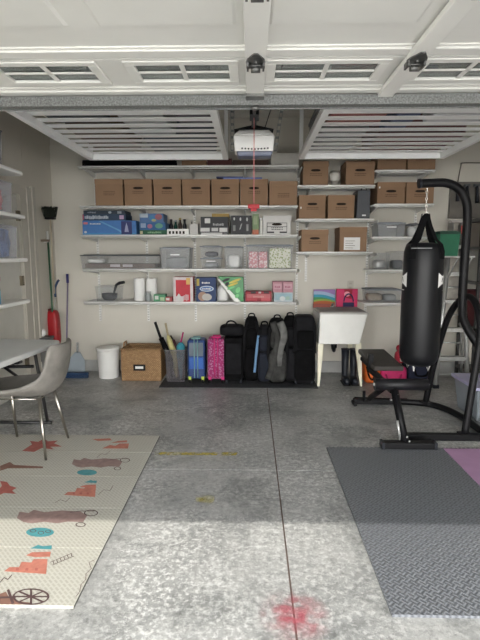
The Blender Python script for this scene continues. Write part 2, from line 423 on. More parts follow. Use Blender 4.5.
rack_item(-1.50, -1.05, 3.35, 3.78, .28, (.04,.045,.05), 'storage_tote', 'black storage tote at the near left of the left ceiling rack', 'storage tote')
rack_item(-.98, -.62, 3.36, 4.2, .22, (.30,.30,.30), 'flat_carton', 'grey-white flat carton across the middle of the left ceiling rack')
rack_item(-.56, -.27, 3.36, 3.9, .3, (.10,.09,.10), 'storage_tote', 'dark grey storage tote at the right end of the left ceiling rack', 'storage tote')
rack_item(-1.48, -1.02, 3.9, 4.7, .25, (.12,.08,.05), 'flat_carton', 'brown carton at the far left of the left ceiling rack')
rack_item(-.95, -.32, 4.28, 4.82, .25, (.06,.07,.09), 'storage_tote', 'dark storage tote at the far right of the left ceiling rack', 'storage tote')
rack_item(.55, .98, 3.38, 3.9, .28, (.25,.09,.08), 'storage_tote', 'dull red storage tote at the near left of the right ceiling rack', 'storage tote')
rack_item(1.02, 1.22, 3.38, 4.1, .25, (.05,.07,.14), 'storage_tote', 'dark blue storage tote in the middle of the right ceiling rack', 'storage tote')
rack_item(1.28, 1.85, 3.36, 3.85, .22, (.55,.55,.57), 'folded_bedding', 'white folded bedding bag at the near right of the right ceiling rack', 'bedding')
rack_item(.55, .95, 4.0, 4.8, .25, (.22,.22,.22), 'flat_carton', 'pale grey carton at the far left of the right ceiling rack')
rack_item(1.05, 1.80, 4.2, 4.85, .28, (.14,.05,.05), 'storage_tote', 'maroon storage tote at the far right of the right ceiling rack', 'storage tote')

# ================================================================== WIRE SHELVES ON BACK WALL
YS0, YS1 = 5.30, 5.695
STX = [aY(px, 260, 5.69)[0] for px in (98, 147, 195, 245, 297)]
def wire_shelf(x0, x1, z, label, brs, y0=YS0):
    t = T('wire_shelf', label, 'shelf', ((x0+x1)/2, YS1, z), 'white wire shelves on the back wall')
    b = MB()
    b.tube([(x0, y0, z-.006), (x1, y0, z-.006)], .007, 6); b.tube([(x0, y0+.002, z-.030), (x1, y0+.002, z-.030)], .006, 6)
    n = int((x1-x0)/.0127)
    for i in range(n+1):
        x = x0+(x1-x0)*i/n
        b.box(x-.0022, x+.0022, y0, YS1, z-.005, z-.0005)
        b.box(x-.002, x+.002, y0-.001, y0+.003, z-.03, z)
    for yy in (y0+.13, y0+.26, YS1-.004): b.box(x0, x1, yy-.003, yy+.003, z-.011, z-.005)
    b.build('wire_deck', M('grey_white_wire', (.62,.62,.60), .4, var=.03), t)
    b = MB(); b.tube([(x0-.004, y0-.004, z-.008), (x1+.004, y0-.004, z-.008)], .0095, 8); b.tube([(x0-.004, y0-.003, z-.008), (x0-.004, YS1, z-.008)], .006, 6); b.tube([(x1+.004, y0-.003, z-.008), (x1+.004, YS1, z-.008)], .006, 6)
    b.build('front_lip', lip_m, t)
    for xb in brs:
        b = MB(); b.poly([(xb-.006, YS1+.008, z-.012), (xb-.006, YS1+.008, z-.075), (xb-.006, y0+.03, z-.03), (xb-.006, y0+.03, z-.012)], (.012, 0, 0))
        b.build('bracket', white_m, t)
LZ = [2.358, 1.938, 1.628, 1.258, .892]
nm = ['topmost', 'second from the top', 'middle', 'second from the bottom', 'lowest']
for z, n_ in zip(LZ, nm): wire_shelf(-1.86, .497, z, 'long white wire shelf of the left bay, '+n_+' one', STX[:5])
MXS = [aY(px, 260, 5.69)[0] for px in (306, 369)]
MZ = [2.150, 1.797, 1.444]
for z, n_ in zip(MZ, ['top', 'middle', 'bottom']): wire_shelf(.505, 1.318, z, 'short white wire shelf of the middle bay, '+n_+' one', MXS, 5.30)
RXS = [1.37, 1.90]
RZ = [2.305, 1.953, 1.604, 1.249, .886]
for z, n_ in zip(RZ, nm): wire_shelf(1.325 if z > 1 else 1.262, 1.948, z, 'short white wire shelf of the right bay, '+n_+' one', RXS, 5.30)
def track(x, z0, z1, label):
    b = MB().box(x-.0125, x+.0125, YB-.024, YB-.0125, z0, z1)
    n = int((z1-z0)/.03)
    for i in range(n):
        z = z0+.02+i*.03
        for s_ in (-.005, .005): b.box(x+s_-.002, x+s_+.002, YB-.0246, YB-.0238, z-.007, z+.007, 1)
    tag(b.build('shelf_track', [white_m, slot_m]), label, 'shelf track', 'slotted shelf uprights on the back wall')
for x, n_ in zip(STX, ['first', 'second', 'third', 'fourth', 'fifth']): track(x, .62, 2.42, 'white slotted shelf upright, %s from the left on back wall' % n_)
track(MXS[0]+.003, 1.1, 2.3, 'white slotted upright just right of the long shelves'); track(MXS[1]-.02, .62, 2.42, 'white slotted upright above the right edge of the utility sink')
track(RXS[1], .62, 2.42, 'white slotted upright behind the hanging punch bag')

# ---- cardboard boxes with lids
def file_box(x0, x1, y0, zb, h, label, group, depth=.33, white=False, label_sheet=False, noslot=False):
    mm = (colm('white_file_box', (.60,.59,.57), .8, var=.04), colm('white_file_box', (0,0,0))) if white else (card_m, cardl_m)
    t = T('file_box', label, 'box', ((x0+x1)/2, y0+depth/2, zb), group)
    z0 = zb+.0005; top = zb+h; y1 = min(y0+depth, YS1-.005)
    MB().box(x0+.004, x1-.004, y0+.004, y1-.004, z0, top-.002).build('box_body', mm[0], t)
    MB().box(x0, x1, y0, y1, top-.055, top).build('lid', mm[1], t, bevel=.002)
    xc = (x0+x1)/2; wdt = x1-x0
    if not noslot:
        b = MB(); zc = top-.095
        b.poly([(xc+.045*math.cos(a)*(wdt/.31) + (.012 if math.cos(a) > 0 else -.012), y0+.0035, zc+.013*math.sin(a)) for a in [2*PI*i/16 for i in range(16)]], (0, -.001, 0))
        b.build('handle_hole', slot_m, t)
    b = MB(); r = random.Random(sum(map(ord, label)) % 99)
    zz = top-.135
    for i in range(2 + (noslot and 1)):
        x = xc-.06
        while x < xc+.06:
            l = r.uniform(.008, .02); b.box(x, min(x+l, xc+.065), y0+.0025, y0+.0036, zz, zz+.008); x += l+.005
        zz -= .018
    b.build('printing', ink_m if white else print_m, t)
    if white:
        b = MB()
        for (a, c, d, e) in ((-.11, .11, .085, .09), (-.11, .11, .125, .13), (-.11, -.105, .02, .13), (.105, .11, .02, .13), (-.11, -.03, .02, .035), (.03, .11, .02, .035)):
            b.box(xc+a, xc+c, y0+.0025, y0+.0036, zb+d, zb+e)
        b.build('form_lines', ink_m, t)
    if label_sheet:
        b = MB().box(xc-.10, xc+.075, y0-.0015, y0-.0002, zb+.02, zb+.155)
        lb = b.build('shipping_label', wpaper_m, t)
        b = MB()
        for i in range(4): b.box(xc-.085, xc+.0+.02*(i % 2), y0-.0025, y0-.0016, zb+.04+i*.025, zb+.044+i*.025)
        b.build('label_text', print_m, lb)
    return t
def bx_from(px0, px1, py_top, Yf, zb):
    x0 = aY(px0, 200, Yf)[0]; x1 = aY(px1, 200, Yf)[0]; h = aY((px0+px1)/2, py_top, Yf)[1]-zb
    return x0, x1, h
ords = ['first', 'second', 'third', 'fourth', 'fifth', 'sixth', 'seventh']
for i, (a, c) in enumerate(((95,123.3),(124.4,152.2),(153.5,181.2),(182.2,210.2),(211.2,239.2),(240,268),(269,297.5))):
    x0, x1, h = bx_from(a, c, 179 if i != 6 else 181, 5.335, LZ[1])
    file_box(x0, x1, 5.335, LZ[1], h, 'brown cardboard file box, %s from the left in the long row' % ords[i], 'brown file boxes in the long row', noslot=(i == 0 or i == 6))
for (a, c, yt, z, lb, kw) in (
    (302.5, 328, 162, MZ[0], 'brown file box left of the white globe on the top middle shelf', {}),
    (345, 374, 162, MZ[0], 'brown file box right of the white globe on the top middle shelf', {}),
    (299, 326, 195, MZ[1], 'brown file box at the left end of the middle bay shelf', {}),
    (328, 355, 195, MZ[1], 'brown file box beside the dark grey magazine case', {}),
    (302, 329.5, 229.5, MZ[2], 'plain brown box standing alone above the utility sink', dict(noslot=False)),
    (340.5, 368.5, 227, MZ[2], 'brown box with a white label sheet on the lowest middle shelf', dict(label_sheet=True, noslot=True)),
    (376, 405, 162, RZ[0], 'brown file box, left one on the topmost right bay shelf', {}),
    (406, 434, 162, RZ[0], 'brown file box, right one on the topmost right bay shelf', {}),
    (377, 405, 182, RZ[1], 'brown file box, left one below the topmost right bay shelf', {}),
    (406, 434, 182, RZ[1], 'brown file box directly behind the punch bag chain', {}),
    ):
    x0, x1, h = bx_from(a, c, yt, 5.335, z)
    if yt == 162: h = .255
    file_box(x0, x1, 5.335, z, h, lb, 'brown file boxes on the short shelves', **kw)
x0, x1, h = bx_from(263, 291.5, 215.5, 5.335, LZ[2])
file_box(x0, x1, 5.335, LZ[2], h, 'white printed file box at the right end of the game shelf', None, white=True)

# ---- generic shelf items
def carton(px0, px1, pyt, Yf, zb, depth, col, name, label, cat, marks=(), group=None, pyb=None, side=None):
    """box-like pack: body plus coloured printed fields on its front; marks=(u0,u1,v0,v1,colour[,round])"""
    x0 = aY(px0, 250, Yf)[0]; x1 = aY(px1, 250, Yf)[0]; zt = aY((px0+px1)/2, pyt, Yf)[1]
    t = T(name, label, cat, ((x0+x1)/2, Yf+depth/2, zb), group)
    MB().box(x0, x1, Yf, Yf+depth, zb+.0005, zt).build('carton', colm('print_'+'_'.join('%02d' % int(c*99) for c in col), col, .55, var=.06, scale=20), t, bevel=.002)
    k = 0
    for mk in marks:
        u0, u1, v0, v1, c = mk[:5]; k += 1
        a0 = x0+(x1-x0)*u0; a1 = x0+(x1-x0)*u1; c0 = zb+(zt-zb)*v0; c1 = zb+(zt-zb)*v1
        b = MB(); yy = Yf-.0006*k
        if len(mk) > 5 and mk[5] == 'o':
            b.poly([((a0+a1)/2+(a1-a0)/2*math.cos(2*PI*i/18), yy, (c0+c1)/2+(c1-c0)/2*math.sin(2*PI*i/18)) for i in range(18)], (0, .0004, 0))
        elif len(mk) > 5 and mk[5] == 't':      # text strip
            x = a0; r = random.Random(k)
            while x < a1-.004:
                l = r.uniform(.006, .016); b.box(x, min(x+l, a1), yy, yy+.0004, c0+(c1-c0)*r.uniform(0,.15), c1-(c1-c0)*r.uniform(0,.3)); x += l+.004
        elif len(mk) > 5:                       # polygon in uv
            b.poly([(x0+(x1-x0)*u, yy, zb+(zt-zb)*v) for (u, v) in mk[5]], (0, .0004, 0))
        else: b.box(a0, a1, yy, yy+.0004, c0, c1)
        b.build('printed_panel', colm('print_'+'_'.join('%02d' % int(cc*99) for cc in c), c, .55, var=.06, scale=20), t)
    return t, zt
W = (.75,.75,.73); K = (.02,.02,.025)
z = LZ[2]
t, zt = carton(83.5, 137, 220.5, 5.33, z, .30, (.06,.20,.50), 'toy_set_box', 'bright blue toy set box at the left end of the game shelf', 'box',
   ((.02,.1,.74,.88,(.7,.2,.2)), (.14,.35,.72,.82,W,'t'), (.03,.08,.1,.28,W,'o'), (.0,1,.0,0.12,(.08,.32,.60)), (.3,.72,.1,.95,(.14,.38,.66),((.3,.95),(.36,.95),(.72,.3),(.72,.12),(.66,.3))), (.72,.92,.05,.95,(.03,.04,.16)), (.78,.86,.2,.8,(.35,.38,.55),((.78,.2),(.86,.2),(.84,.6),(.82,.85),(.80,.6)))))
z2 = zt
t, zt = carton(84, 127, 214, 5.335, z2, .27, (.02,.05,.10), 'board_game_box', 'dark navy game box lying on the blue toy set box', 'box', ((.05,.6,.2,.8,(.55,.6,.66),'t'), (.85,.95,.2,.8,(.5,.35,.5)), (0,.03,.1,.9,(.5,.1,.15))))
carton(85, 126, 210.4, 5.335, zt, .27, (.02,.035,.055), 'board_game_box', 'black game box topmost of the stack above the blue box', 'box', ((.1,.3,.2,.7,(.30,.33,.37),'t'), (.6,.68,.1,.8,(.45,.5,.55),'o'), (.82,.92,.1,.8,(.3,.33,.36))))
t, zt = carton(140, 167, 230, 5.34, z, .28, (.02,.12,.06), 'board_game_box', 'green board game box at the bottom beside the blue toy box', 'box', ((.3,.8,.3,.7,(.25,.45,.25),'t'), (.02,.12,.2,.8,(.6,.55,.35))))
t, zt2 = carton(140, 166, 222.5, 5.34, zt, .28, (.03,.13,.32), 'board_game_box', 'blue board game box with pink pictures on the green game box', 'box', ((.3,.5,.2,.8,(.4,.15,.25),'o'), (.6,.9,.2,.9,(.12,.35,.25),'o'), (.05,.25,.3,.9,(.3,.4,.6))))
carton(140.5, 164, 213.5, 5.345, zt2, .26, (.08,.17,.36), 'board_game_box', 'colourful board game box topmost of the stack of three games', 'box', ((.02,.35,.55,.95,(.45,.52,.58)), (.4,.6,.2,.8,(.05,.22,.42),'o'), (.65,.95,.3,.95,(.35,.12,.14),'o'), (.5,.7,.1,.4,(.4,.4,.2),'o')))
# bottles in a white crate
x0 = aY(167.5, 250, 5.36)[0]; x1 = aY(189, 250, 5.36)[0]
t = T('bottle_crate', 'white lettered low crate holding dark jars beside the board games', 'crate', ((x0+x1)/2, 5.42, z))
MB().box(x0, x1, 5.355, 5.36, z+.0005, z+.065).box(x0, x1, 5.49, 5.495, z+.0005, z+.065).box(x0, x0+.005, 5.36, 5.49, z+.0005, z+.065).box(x1-.005, x1, 5.36, 5.49, z+.0005, z+.065).box(x0,x1,5.355,5.495,z+.0005,z+.004).build('crate_body', wpaper_m, t)
b = MB(); x = x0+.02
for i in range(5): b.box(x, x+.022, 5.3535, 5.3548, z+.012, z+.042); x += .038
b.build('lettering', slot_m, t)
for i in range(4):
    bxx = x0+.035+i*.05
    m1 = colm('jar_glass_%d' % (i%3), [(.03,.03,.035),(.02,.06,.05),(.05,.035,.03)][i%3], .2)
    t = T('jar', 'dark jar, %s from the left in the white lettered crate' % ords[i], 'jar', (bxx, 5.43, z+.0045), 'dark jars in the crate')
    h = [.15,.14,.165,.15][i]
    MB().lathe((bxx, 5.43, z+.0045), [(.021,0),(.022,.01),(.022,h*.7),(.012,h*.85),(.012,h)], 12).build('jar_body', m1, t)
    MB().lathe((bxx, 5.43, z+.0045+h), [(.014,0),(.014,.02)], 12).build('lid', colm('jar_lid_%d' % (i%3), [(.02,.02,.02),(.35,.38,.4),(.3,.25,.1)][i%3], .4), t)
def jar(px, pyt, r, Yc, zb, col, capc, label, name='bottle', neck=.5, capt=.02):
    x = aY(px, 250, Yc)[0]; zt = aY(px, pyt, Yc)[1]; h = zt-zb-capt
    t = T(name, label, name.replace('_',' '), (x, Yc, zb))
    MB().lathe((x, Yc, zb+.0005), [(r*.92,0),(r,.006),(r,h*.75),(r*neck,h*.9),(r*neck,h)], 16).build('bottle_body', colm('bt_%02d%02d%02d' % tuple(int(c*99) for c in col), col, .35), t)
    MB().lathe((x, Yc, zb+h), [(r*neck*1.1,0),(r*neck*1.1,capt)], 14).build('cap', colm('bt_%02d%02d%02d' % tuple(int(c*99) for c in capc), capc, .4), t)
carton(189.8, 198.2, 224, 5.36, z, .10, (.70,.69,.66), 'small_carton', 'small plain white carton beside the jar crate', 'box')
jar(192, 220.5, .012, 5.50, z, (.03,.03,.03), (.5,.5,.5), 'thin black bottle behind the small white carton')
t, zt = carton(200, 228, 227.5, 5.34, z, .2, (.08,.08,.085), 'electronics_carton', 'black and white electronics carton bottom of its stack of two', 'box', ((.02,.35,.45,.95,W), (.42,.65,.5,.95,(.6,.6,.6)), (.7,.98,.4,.95,W), (.05,.8,.03,.3,(.72,.72,.7)), (.85,.97,.05,.28,(.2,.2,.2))))
t, zt = carton(201, 228, 216.8, 5.34, zt, .2, (.035,.037,.04), 'electronics_carton', 'black electronics carton on the black and white carton', 'box', ((.15,.35,.4,.85,W), (.45,.85,.15,.4,(.4,.4,.4),'t')))
carton(212, 229, 213.6, 5.36, zt, .15, (.42,.28,.07), 'small_carton', 'thin yellow-gold carton topmost above the black cartons', 'box')
t, zt = carton(231, 251.5, 215.5, 5.34, z, .2, (.025,.025,.03), 'drinks_carton', 'black carton with white figures beside the green bottle', 'box', ((.12,.2,.75,.9,W,'o'), (.42,.5,.72,.9,W,'o'), (.74,.82,.7,.9,W,'o'), (.1,.22,.2,.5,(.3,.3,.3)), (.4,.55,.25,.6,(.5,.5,.5),((.4,.25),(.47,.3),(.55,.6),(.48,.55))), (.75,.85,.2,.55,(.35,.35,.35))))
t, zt = carton(252.3, 258.6, 214, 5.36, z, .08, (.22,.32,.16), 'snack_tube', 'tall green carton with an orange base by the white file box', 'box', ((0,1,0,.25,(.60,.18,.10)), (.2,.8,.5,.9,(.35,.42,.25))))
jar(261, 218, .022, 5.41, z, (.66,.66,.62), (.75,.75,.75), 'white bottle squeezed against the white file box', neck=.8)
# fourth shelf
def bin_(x0, x1, y0, y1, zb, h, label, name='storage_bin', m=None, lidm=None, cat='storage bin', group=None, handle=False, lidh=.018):
    m = m or clear_m; lidm = lidm or lidgrey_m
    t = T(name, label, cat, ((x0+x1)/2, (y0+y1)/2, zb), group)
    zb += .0005; b = MB(); i = .018; th = .003
    a = (x0+i, x1-i, y0+i*.6, y1-i*.6); c = (x0+.006, x1-.006, y0+.004, y1-.004)
    # walls as tapered shell
    def rc(r, z): return [b.b.verts.new(p) for p in ((r[0],r[2],z),(r[1],r[2],z),(r[1],r[3],z),(r[0],r[3],z))]
    v0 = rc(a, zb); v1 = rc(c, zb+h-lidh)
    b.b.faces.new(v0)
    for k in range(4): b.b.faces.new((v0[k], v0[(k+1)%4], v1[(k+1)%4], v1[k]))
    o = b.build('tub', m, t)
    lid = MB().box(x0, x1, y0, y1, zb+h-lidh, zb+h-.006); lid.box(x0+.03, x1-.03, y0+.03, y1-.03, zb+h-.006, zb+h)
    lid.build('lid', lidm, t, bevel=.003)
    if handle:
        MB().box((x0+x1)/2-.05, (x0+x1)/2+.05, y0-.004, y0+.006, zb+h*.62, zb+h*.62+.012).build('latch', wpaper_m, t)
    return t
def binp(px0, px1, pyt, Yf, zb, depth, label, **k):
    x0 = aY(px0, 250, Yf)[0]; x1 = aY(px1, 250, Yf)[0]; h = aY((px0+px1)/2, pyt, Yf)[1]-zb
    return bin_(x0, x1, Yf, Yf+depth, zb, h, label, **k), x0, x1, h
def blob(name, label, cat, c, r, m, e=.6, jit=.05, group=None):
    o = MB().sup((c[0], c[1], c[2]+r[2]), r[0], r[1], r[2], e, 16, 10, jit=jit).build(name, m); tag(o, label, cat, group); return o
z = LZ[3]
t, x0, x1, h = binp(79.5, 158.5, 254.5, 5.32, z, .33, 'long flat clear storage bin with a dark lid', lidm=dgrey_m)
blob('crumpled_cloth', 'white crumpled cloth inside the long flat bin', 'cloth', (x0+.14, 5.45, z+.06), (.09, .08, .025), wpaper_m)
MB_ = MB().box(x0+.04, x1-.05, 5.36, 5.60, z+.005, z+.055); tag(MB_.build('folded_blanket', colm('taupe_fabric', (.17,.13,.11), .9, var=.2)), 'taupe folded blanket filling the long flat bin', 'blanket')
for k_, dx in ((0, .33), (1, .47)):
    tag(MB().box(x0+dx, x0+dx+.11, 5.3375, 5.339, z+.02, z+.048).build('paper_label', colm('mauve_white', (.55,.5,.52), .8)), ['left', 'right'][k_]+' pale paper label on the front of the long flat bin', 'label')
t, x0, x1, h = binp(159.5, 190, 247, 5.31, z, .33, 'frosted grey bin with a white latch beside the long flat bin', m=frost_m, handle=True)
blob('folded_fabric', 'grey bundled fabric inside the frosted bin', 'fabric', ((x0+x1)/2, 5.48, z+.006), (.12, .12, .06), colm('grey_fabric', (.28,.29,.29), .9, var=.3), .5)
t, x0, x1, h = binp(200, 221.5, 257.5, 5.33, z, .26, 'small clear bin at the bottom of a stack of two', handle=True)
blob('cable_bundle', 'grey bundled cables in the lower small clear bin', 'cables', ((x0+x1)/2, 5.46, z+.006), (.075, .09, .035), colm('grey_fabric', (0,0,0)), .7)
zz = z+h+.001
t, x0, x1, h = binp(199.5, 222, 245.5, 5.33, zz, .26, 'small clear bin topmost of the stack of two')
blob('cable_bundle', 'dark grey bundled cables in the upper small clear bin', 'cables', ((x0+x1)/2, 5.46, zz+.006), (.075, .09, .030), colm('darker_cables', (.10,.10,.11), .8), .7)
t, x0, x1, h = binp(223.5, 243.5, 246, 5.33, z, .28, 'clear bin with white crumpled cloth left of the patterned fabrics')
blob('crumpled_cloth', 'white crumpled cloth inside the clear middle bin', 'cloth', ((x0+x1)/2, 5.45, z+.006), (.075, .09, .075), wpaper_m)
t, x0, x1, h = binp(246, 293.5, 244.5, 5.31, z, .34, 'wide clear bin of pink and green patterned packs')
def dotmat(name, c1, c2, sc):
    m = bpy.data.materials.new(name); m.use_nodes = True; N = m.node_tree.nodes; L = m.node_tree.links
    tc = N.new('ShaderNodeTexCoord'); v = N.new('ShaderNodeTexVoronoi'); v.inputs['Scale'].default_value = sc; L.new(tc.outputs['Object'], v.inputs['Vector'])
    r = N.new('ShaderNodeValToRGB'); r.color_ramp.elements[0].position = .35; r.color_ramp.elements[1].position = .5
    r.color_ramp.elements[0].color = (*c1, 1); r.color_ramp.elements[1].color = (*c2, 1)
    L.new(v.outputs['Distance'], r.inputs['Fac']); L.new(r.outputs['Color'], N['Principled BSDF'].inputs['Base Color']); N['Principled BSDF'].inputs['Roughness'].default_value = .8
    MATS[name] = m; return m
pk = dotmat('pink_pattern', (.80,.66,.66), (.60,.24,.27), 45); gr = dotmat('green_pattern', (.28,.34,.12), (.72,.72,.60), 45)
wd = x1-x0
for i in range(2):
    tag(MB().box(x0+.03+i*.105, x0+.03+i*.105+.10, 5.34, 5.52, z+.006, z+.19).build('diaper_pack', pk, bevel=.012), ['left', 'right'][i]+' pink patterned pack in the wide clear bin', 'pack', 'pink patterned packs')
tag(MB().box(x0+.255, x1-.025, 5.34, 5.52, z+.006, z+.225).build('diaper_pack', gr, bevel=.015), 'green dotted white pack in the wide clear bin', 'pack')
# lowest shelf of the left bay
z = LZ[4]
t, x0, x1, h = binp(93, 117, 286, 5.34, z, .24, 'small clear open bin holding a black pan', lidm=clear_m)
xm = (x0+x1)/2
t = T('frying_pan', 'black frying pan lying in the small clear bin, handle sticking out', 'pan', (xm, 5.45, z+.03))
MB().lathe((xm, 5.45, z+.008), [(.06,0),(.085,.03),(.088,.075),(.082,.075),(.078,.03),(.0,.012)], 20, cap=False).build('pan_body', black_m, t)
MB().tube([(xm+.06, 5.42, z+.09), (xm+.10, 5.38, z+.185), (xm+.14, 5.37, z+.205), (xm+.20, 5.36, z+.215)], [.012,.014,.018,.016], 8).build('handle', black_m, t)
jn = ['left', 'right']
for i, (a, c) in enumerate(((131.5, 142.8), (143.6, 155))):
    x0 = aY(a, 250, 5.4)[0]; x1 = aY(c, 250, 5.4)[0]; zt = aY(143, 278.5, 5.4)[1]
    t = T('paper_towel_roll', '%s white paper towel roll standing on the lowest long shelf' % jn[i], 'paper towel', ((x0+x1)/2, 5.46, z), 'paper towel rolls')
    r = (x1-x0)/2
    MB().lathe(((x0+x1)/2, 5.40+r, z+.0005), [(r*.97,0),(r,.004),(r,zt-z-.004),(r*.97,zt-z),(.02,zt-z),(.02,zt-z-.02),(.0,zt-z-.02)], 20).build('paper', wpaper_m, t)
    MB().lathe(((x0+x1)/2, 5.40+r, z+.01), [(.019,zt-z-.03),(.019,zt-z-.008),(.016,zt-z-.008),(.016,zt-z-.03)], 12).build('cardboard_tube', card_m, t)
jar(147, 291.5, .036, 5.345, z, (.25,.27,.27), (.4,.4,.4), 'small grey glass jar in front of the paper towels', name='jar', neck=.85)
carton(152.5, 164.5, 294.5, 5.34, z, .10, (.08,.30,.15), 'soap_carton', 'small green and white carton beside the paper towels', 'box', ((.1,.4,.3,.8,W), (.55,.9,.1,.6,(.45,.6,.35))))
carton(164.5, 171, 297, 5.33, z, .10, (.55,.10,.10), 'soap_carton', 'small red and white carton left of the red and white pack', 'box', ((.1,.6,.3,.8,W),))
carton(172.5, 192.5, 277, 5.32, z, .16, (.60,.03,.05), 'nappy_carton', 'tall red and white printed pack with a yellow corner', 'pack', ((0,1,.88,1,(.75,.65,.64)), (0,.13,0,1,(.72,.62,.62)), (.86,1,0,.9,(.74,.66,.66)), (.66,.86,.7,.97,(.75,.45,.12)), (.13,.5,0,.22,(.75,.70,.70)), (.16,.4,.04,.34,W,((.28,.34),(.40,.2),(.33,.2),(.33,.04),(.23,.04),(.23,.2),(.16,.2))), (.5,.8,.04,.3,(.75,.55,.55),'t')))
carton(195.5, 215.5, 277.5, 5.32, z, .16, (.015,.045,.15), 'biscuit_pack', 'tall navy blue pack with a white oval emblem', 'pack', ((.03,.17,.66,.95,(.55,.42,.08)), (.3,.7,.74,.82,W,'t'), (.18,.9,.42,.66,(.55,.65,.75),'o'), (.24,.84,.46,.62,(.04,.15,.4),'o'), (.3,.78,.5,.58,W,'t'), (.1,.55,.03,.42,(.40,.25,.18),'o'), (.3,.8,.05,.34,(.55,.52,.48),'o')))
x = aY(222.5, 250, 5.52)[0]; r = .07
t = T('plastic_jug', 'white plastic jug between the navy and green packs', 'jug', (x, 5.52, z))
zt = aY(222, 283, 5.52)[1]-z
MB().lathe((x, 5.52, z+.0005), [(.066,0),(.070,.01),(.070,zt*.6),(.04,zt*.82),(.022,zt*.9),(.022,zt*.93)], 20).build('jug_body', wpaper_m, t)
MB().lathe((x, 5.52, z+zt*.93), [(.026,0),(.026,zt*.07)], 14).build('cap', colm('jug_cap', (.5,.5,.5), .4), t)
# slanting green pack
A = aY(217.5, 276, 5.33); B = aY(243.5, 277, 5.33); D = aY(243.5, 302, 5.33)
t = T('chips_bag', 'green shiny pack with yellow marks leaning diagonally', 'pack', (D[0]-.1, 5.38, z))
gm = colm('green_pack', (.03,.22,.06), .35, var=.2)
MB().poly([(A[0], 5.33, A[1]-.005), (B[0], 5.33, B[1]), (D[0], 5.33, z+.001), (D[0]-.03, 5.33, z+.001)], (0, .10, 0)).build('pack_body', gm, t, bevel=.004)
b = MB()
for (px, py, w_, h_, mi) in ((226,280,4,1.5,1),(235,281,6,1.3,0),(233,284.5,5,1.2,0),(231,288,4,1.2,2),(238,290,2.5,3,2),(237,296,2,2,2),(227,284,2,2,1)):
    c = aY(px, py, 5.329); sx = w_*.011; sz = h_*.011
    b.poly([(c[0]+sx*math.cos(q), 5.3294, c[1]+sz*math.sin(q)+.35*sx*math.cos(q)) for q in [2*PI*i/12 for i in range(12)]], (0, .0003, 0), mi)
b.build('printed_marks', [colm('yellow_print', (.55,.45,.06), .5), ink_m, colm('light_green_print', (.15,.48,.18), .5)], t)
MB().poly([(A[0]-.004, 5.335, A[1]-.03), (A[0]+.02, 5.335, A[1]-.035), (D[0]-.032, 5.335, z+.001), (D[0]-.10, 5.335, z+.001)], (0,.09,0)).build('white_edge', wpaper_m, t)
carton(245.5, 272, 291.5, 5.34, z, .16, (.34,.02,.035), 'wrapped_pack', 'low dark red wrapped pack on the lowest long shelf', 'pack', ((.05,.95,.35,.75,(.55,.14,.15)), (.05,.45,.1,.4,(.5,.05,.07)), (.6,.95,.05,.35,(.6,.1,.12)), (.3,.7,.4,.6,(.62,.30,.28),'t'), (.2,.4,.8,1,(.03,.02,.02)), (.5,.6,.82,1,(.6,.55,.55)),(.7,.9,.8,1,(.04,.02,.02))))
t, zt = carton(274.5, 293.5, 292.5, 5.33, z, .16, (.50,.58,.62), 'tissue_box', 'white and light blue box under the two pink packs', 'box', ((.05,.95,.2,.9,(.32,.48,.55)), (.3,.6,.1,.6,(.7,.74,.72),'o'), (.6,.85,.2,.6,(.35,.5,.42),'o')))
for i, (a, c) in enumerate(((273, 283), (283.4, 293.5))):
    carton(a, c, 281.5, 5.33, zt, .14, (.50,.24,.29), 'tissue_box', '%s pink pack on top of the light blue box' % jn[i], 'box', ((.1,.9,.3,.8,(.62,.36,.40)), (.2,.8,.4,.6,(.4,.12,.2),'t')), group='small pink packs')

# top shelf content (left bay) and things on the box row
z = LZ[0]
pts = smoothpath([(-1.86, 5.44, z+.045), (-1.80, 5.44, z+.045), (-1.4, 5.44, z+.046), (-1.0, 5.44, z+.046), (-.82, 5.44, z+.045)], 4)
n = len(pts)
o = MB().tube(pts, [.02]+[.043]*(n-2)+[.03], 14).build('tent_bag', blk_m); tag(o, 'long black bag lying along the topmost long shelf', 'bag')
carton(183, 207, 160.5, 5.34, z, .3, (.32,.19,.10), 'flat_carton', 'flat brown carton in the middle of the topmost long shelf', 'box')
carton(208, 232, 158.5, 5.36, z, .3, (.10,.025,.025), 'flat_case', 'flat dark maroon case beside the brown carton on the topmost shelf', 'case')
carton(233, 268, 160, 5.38, z, .25, (.08,.04,.03), 'flat_case', 'flat dark brown case on the topmost shelf below the opener', 'case')
carton(270, 297.5, 153, 5.34, z, .3, (.62,.60,.55), 'flat_carton', 'off-white flat carton at the right end of the topmost shelf', 'box')
zt = aY(240, 178.8, 5.335)[1]
x0 = aY(223, 178, 5.36)[0]; x1 = aY(262, 178, 5.36)[0]
tag(MB().box(x0, x1, 5.36, 5.58, zt+.001, zt+.018).build('folder', colm('light_blue_folder', (.16,.22,.50), .5), bevel=.002), 'light blue flat folder lying on the brown box row', 'folder')
x0 = aY(218, 178, 5.36)[0]; x1 = aY(232, 178, 5.36)[0]
tag(MB().box(x0-.02, x1+.12, 5.38, 5.6, zt+.0185, zt+.032).build('notebook', colm('dark_blue_cover', (.04,.05,.16), .5), bevel=.002), 'dark blue notebook on top of the light blue folder', 'notebook')
x0 = aY(192, 201, 5.31)[0]; x1 = aY(240, 201, 5.31)[0]

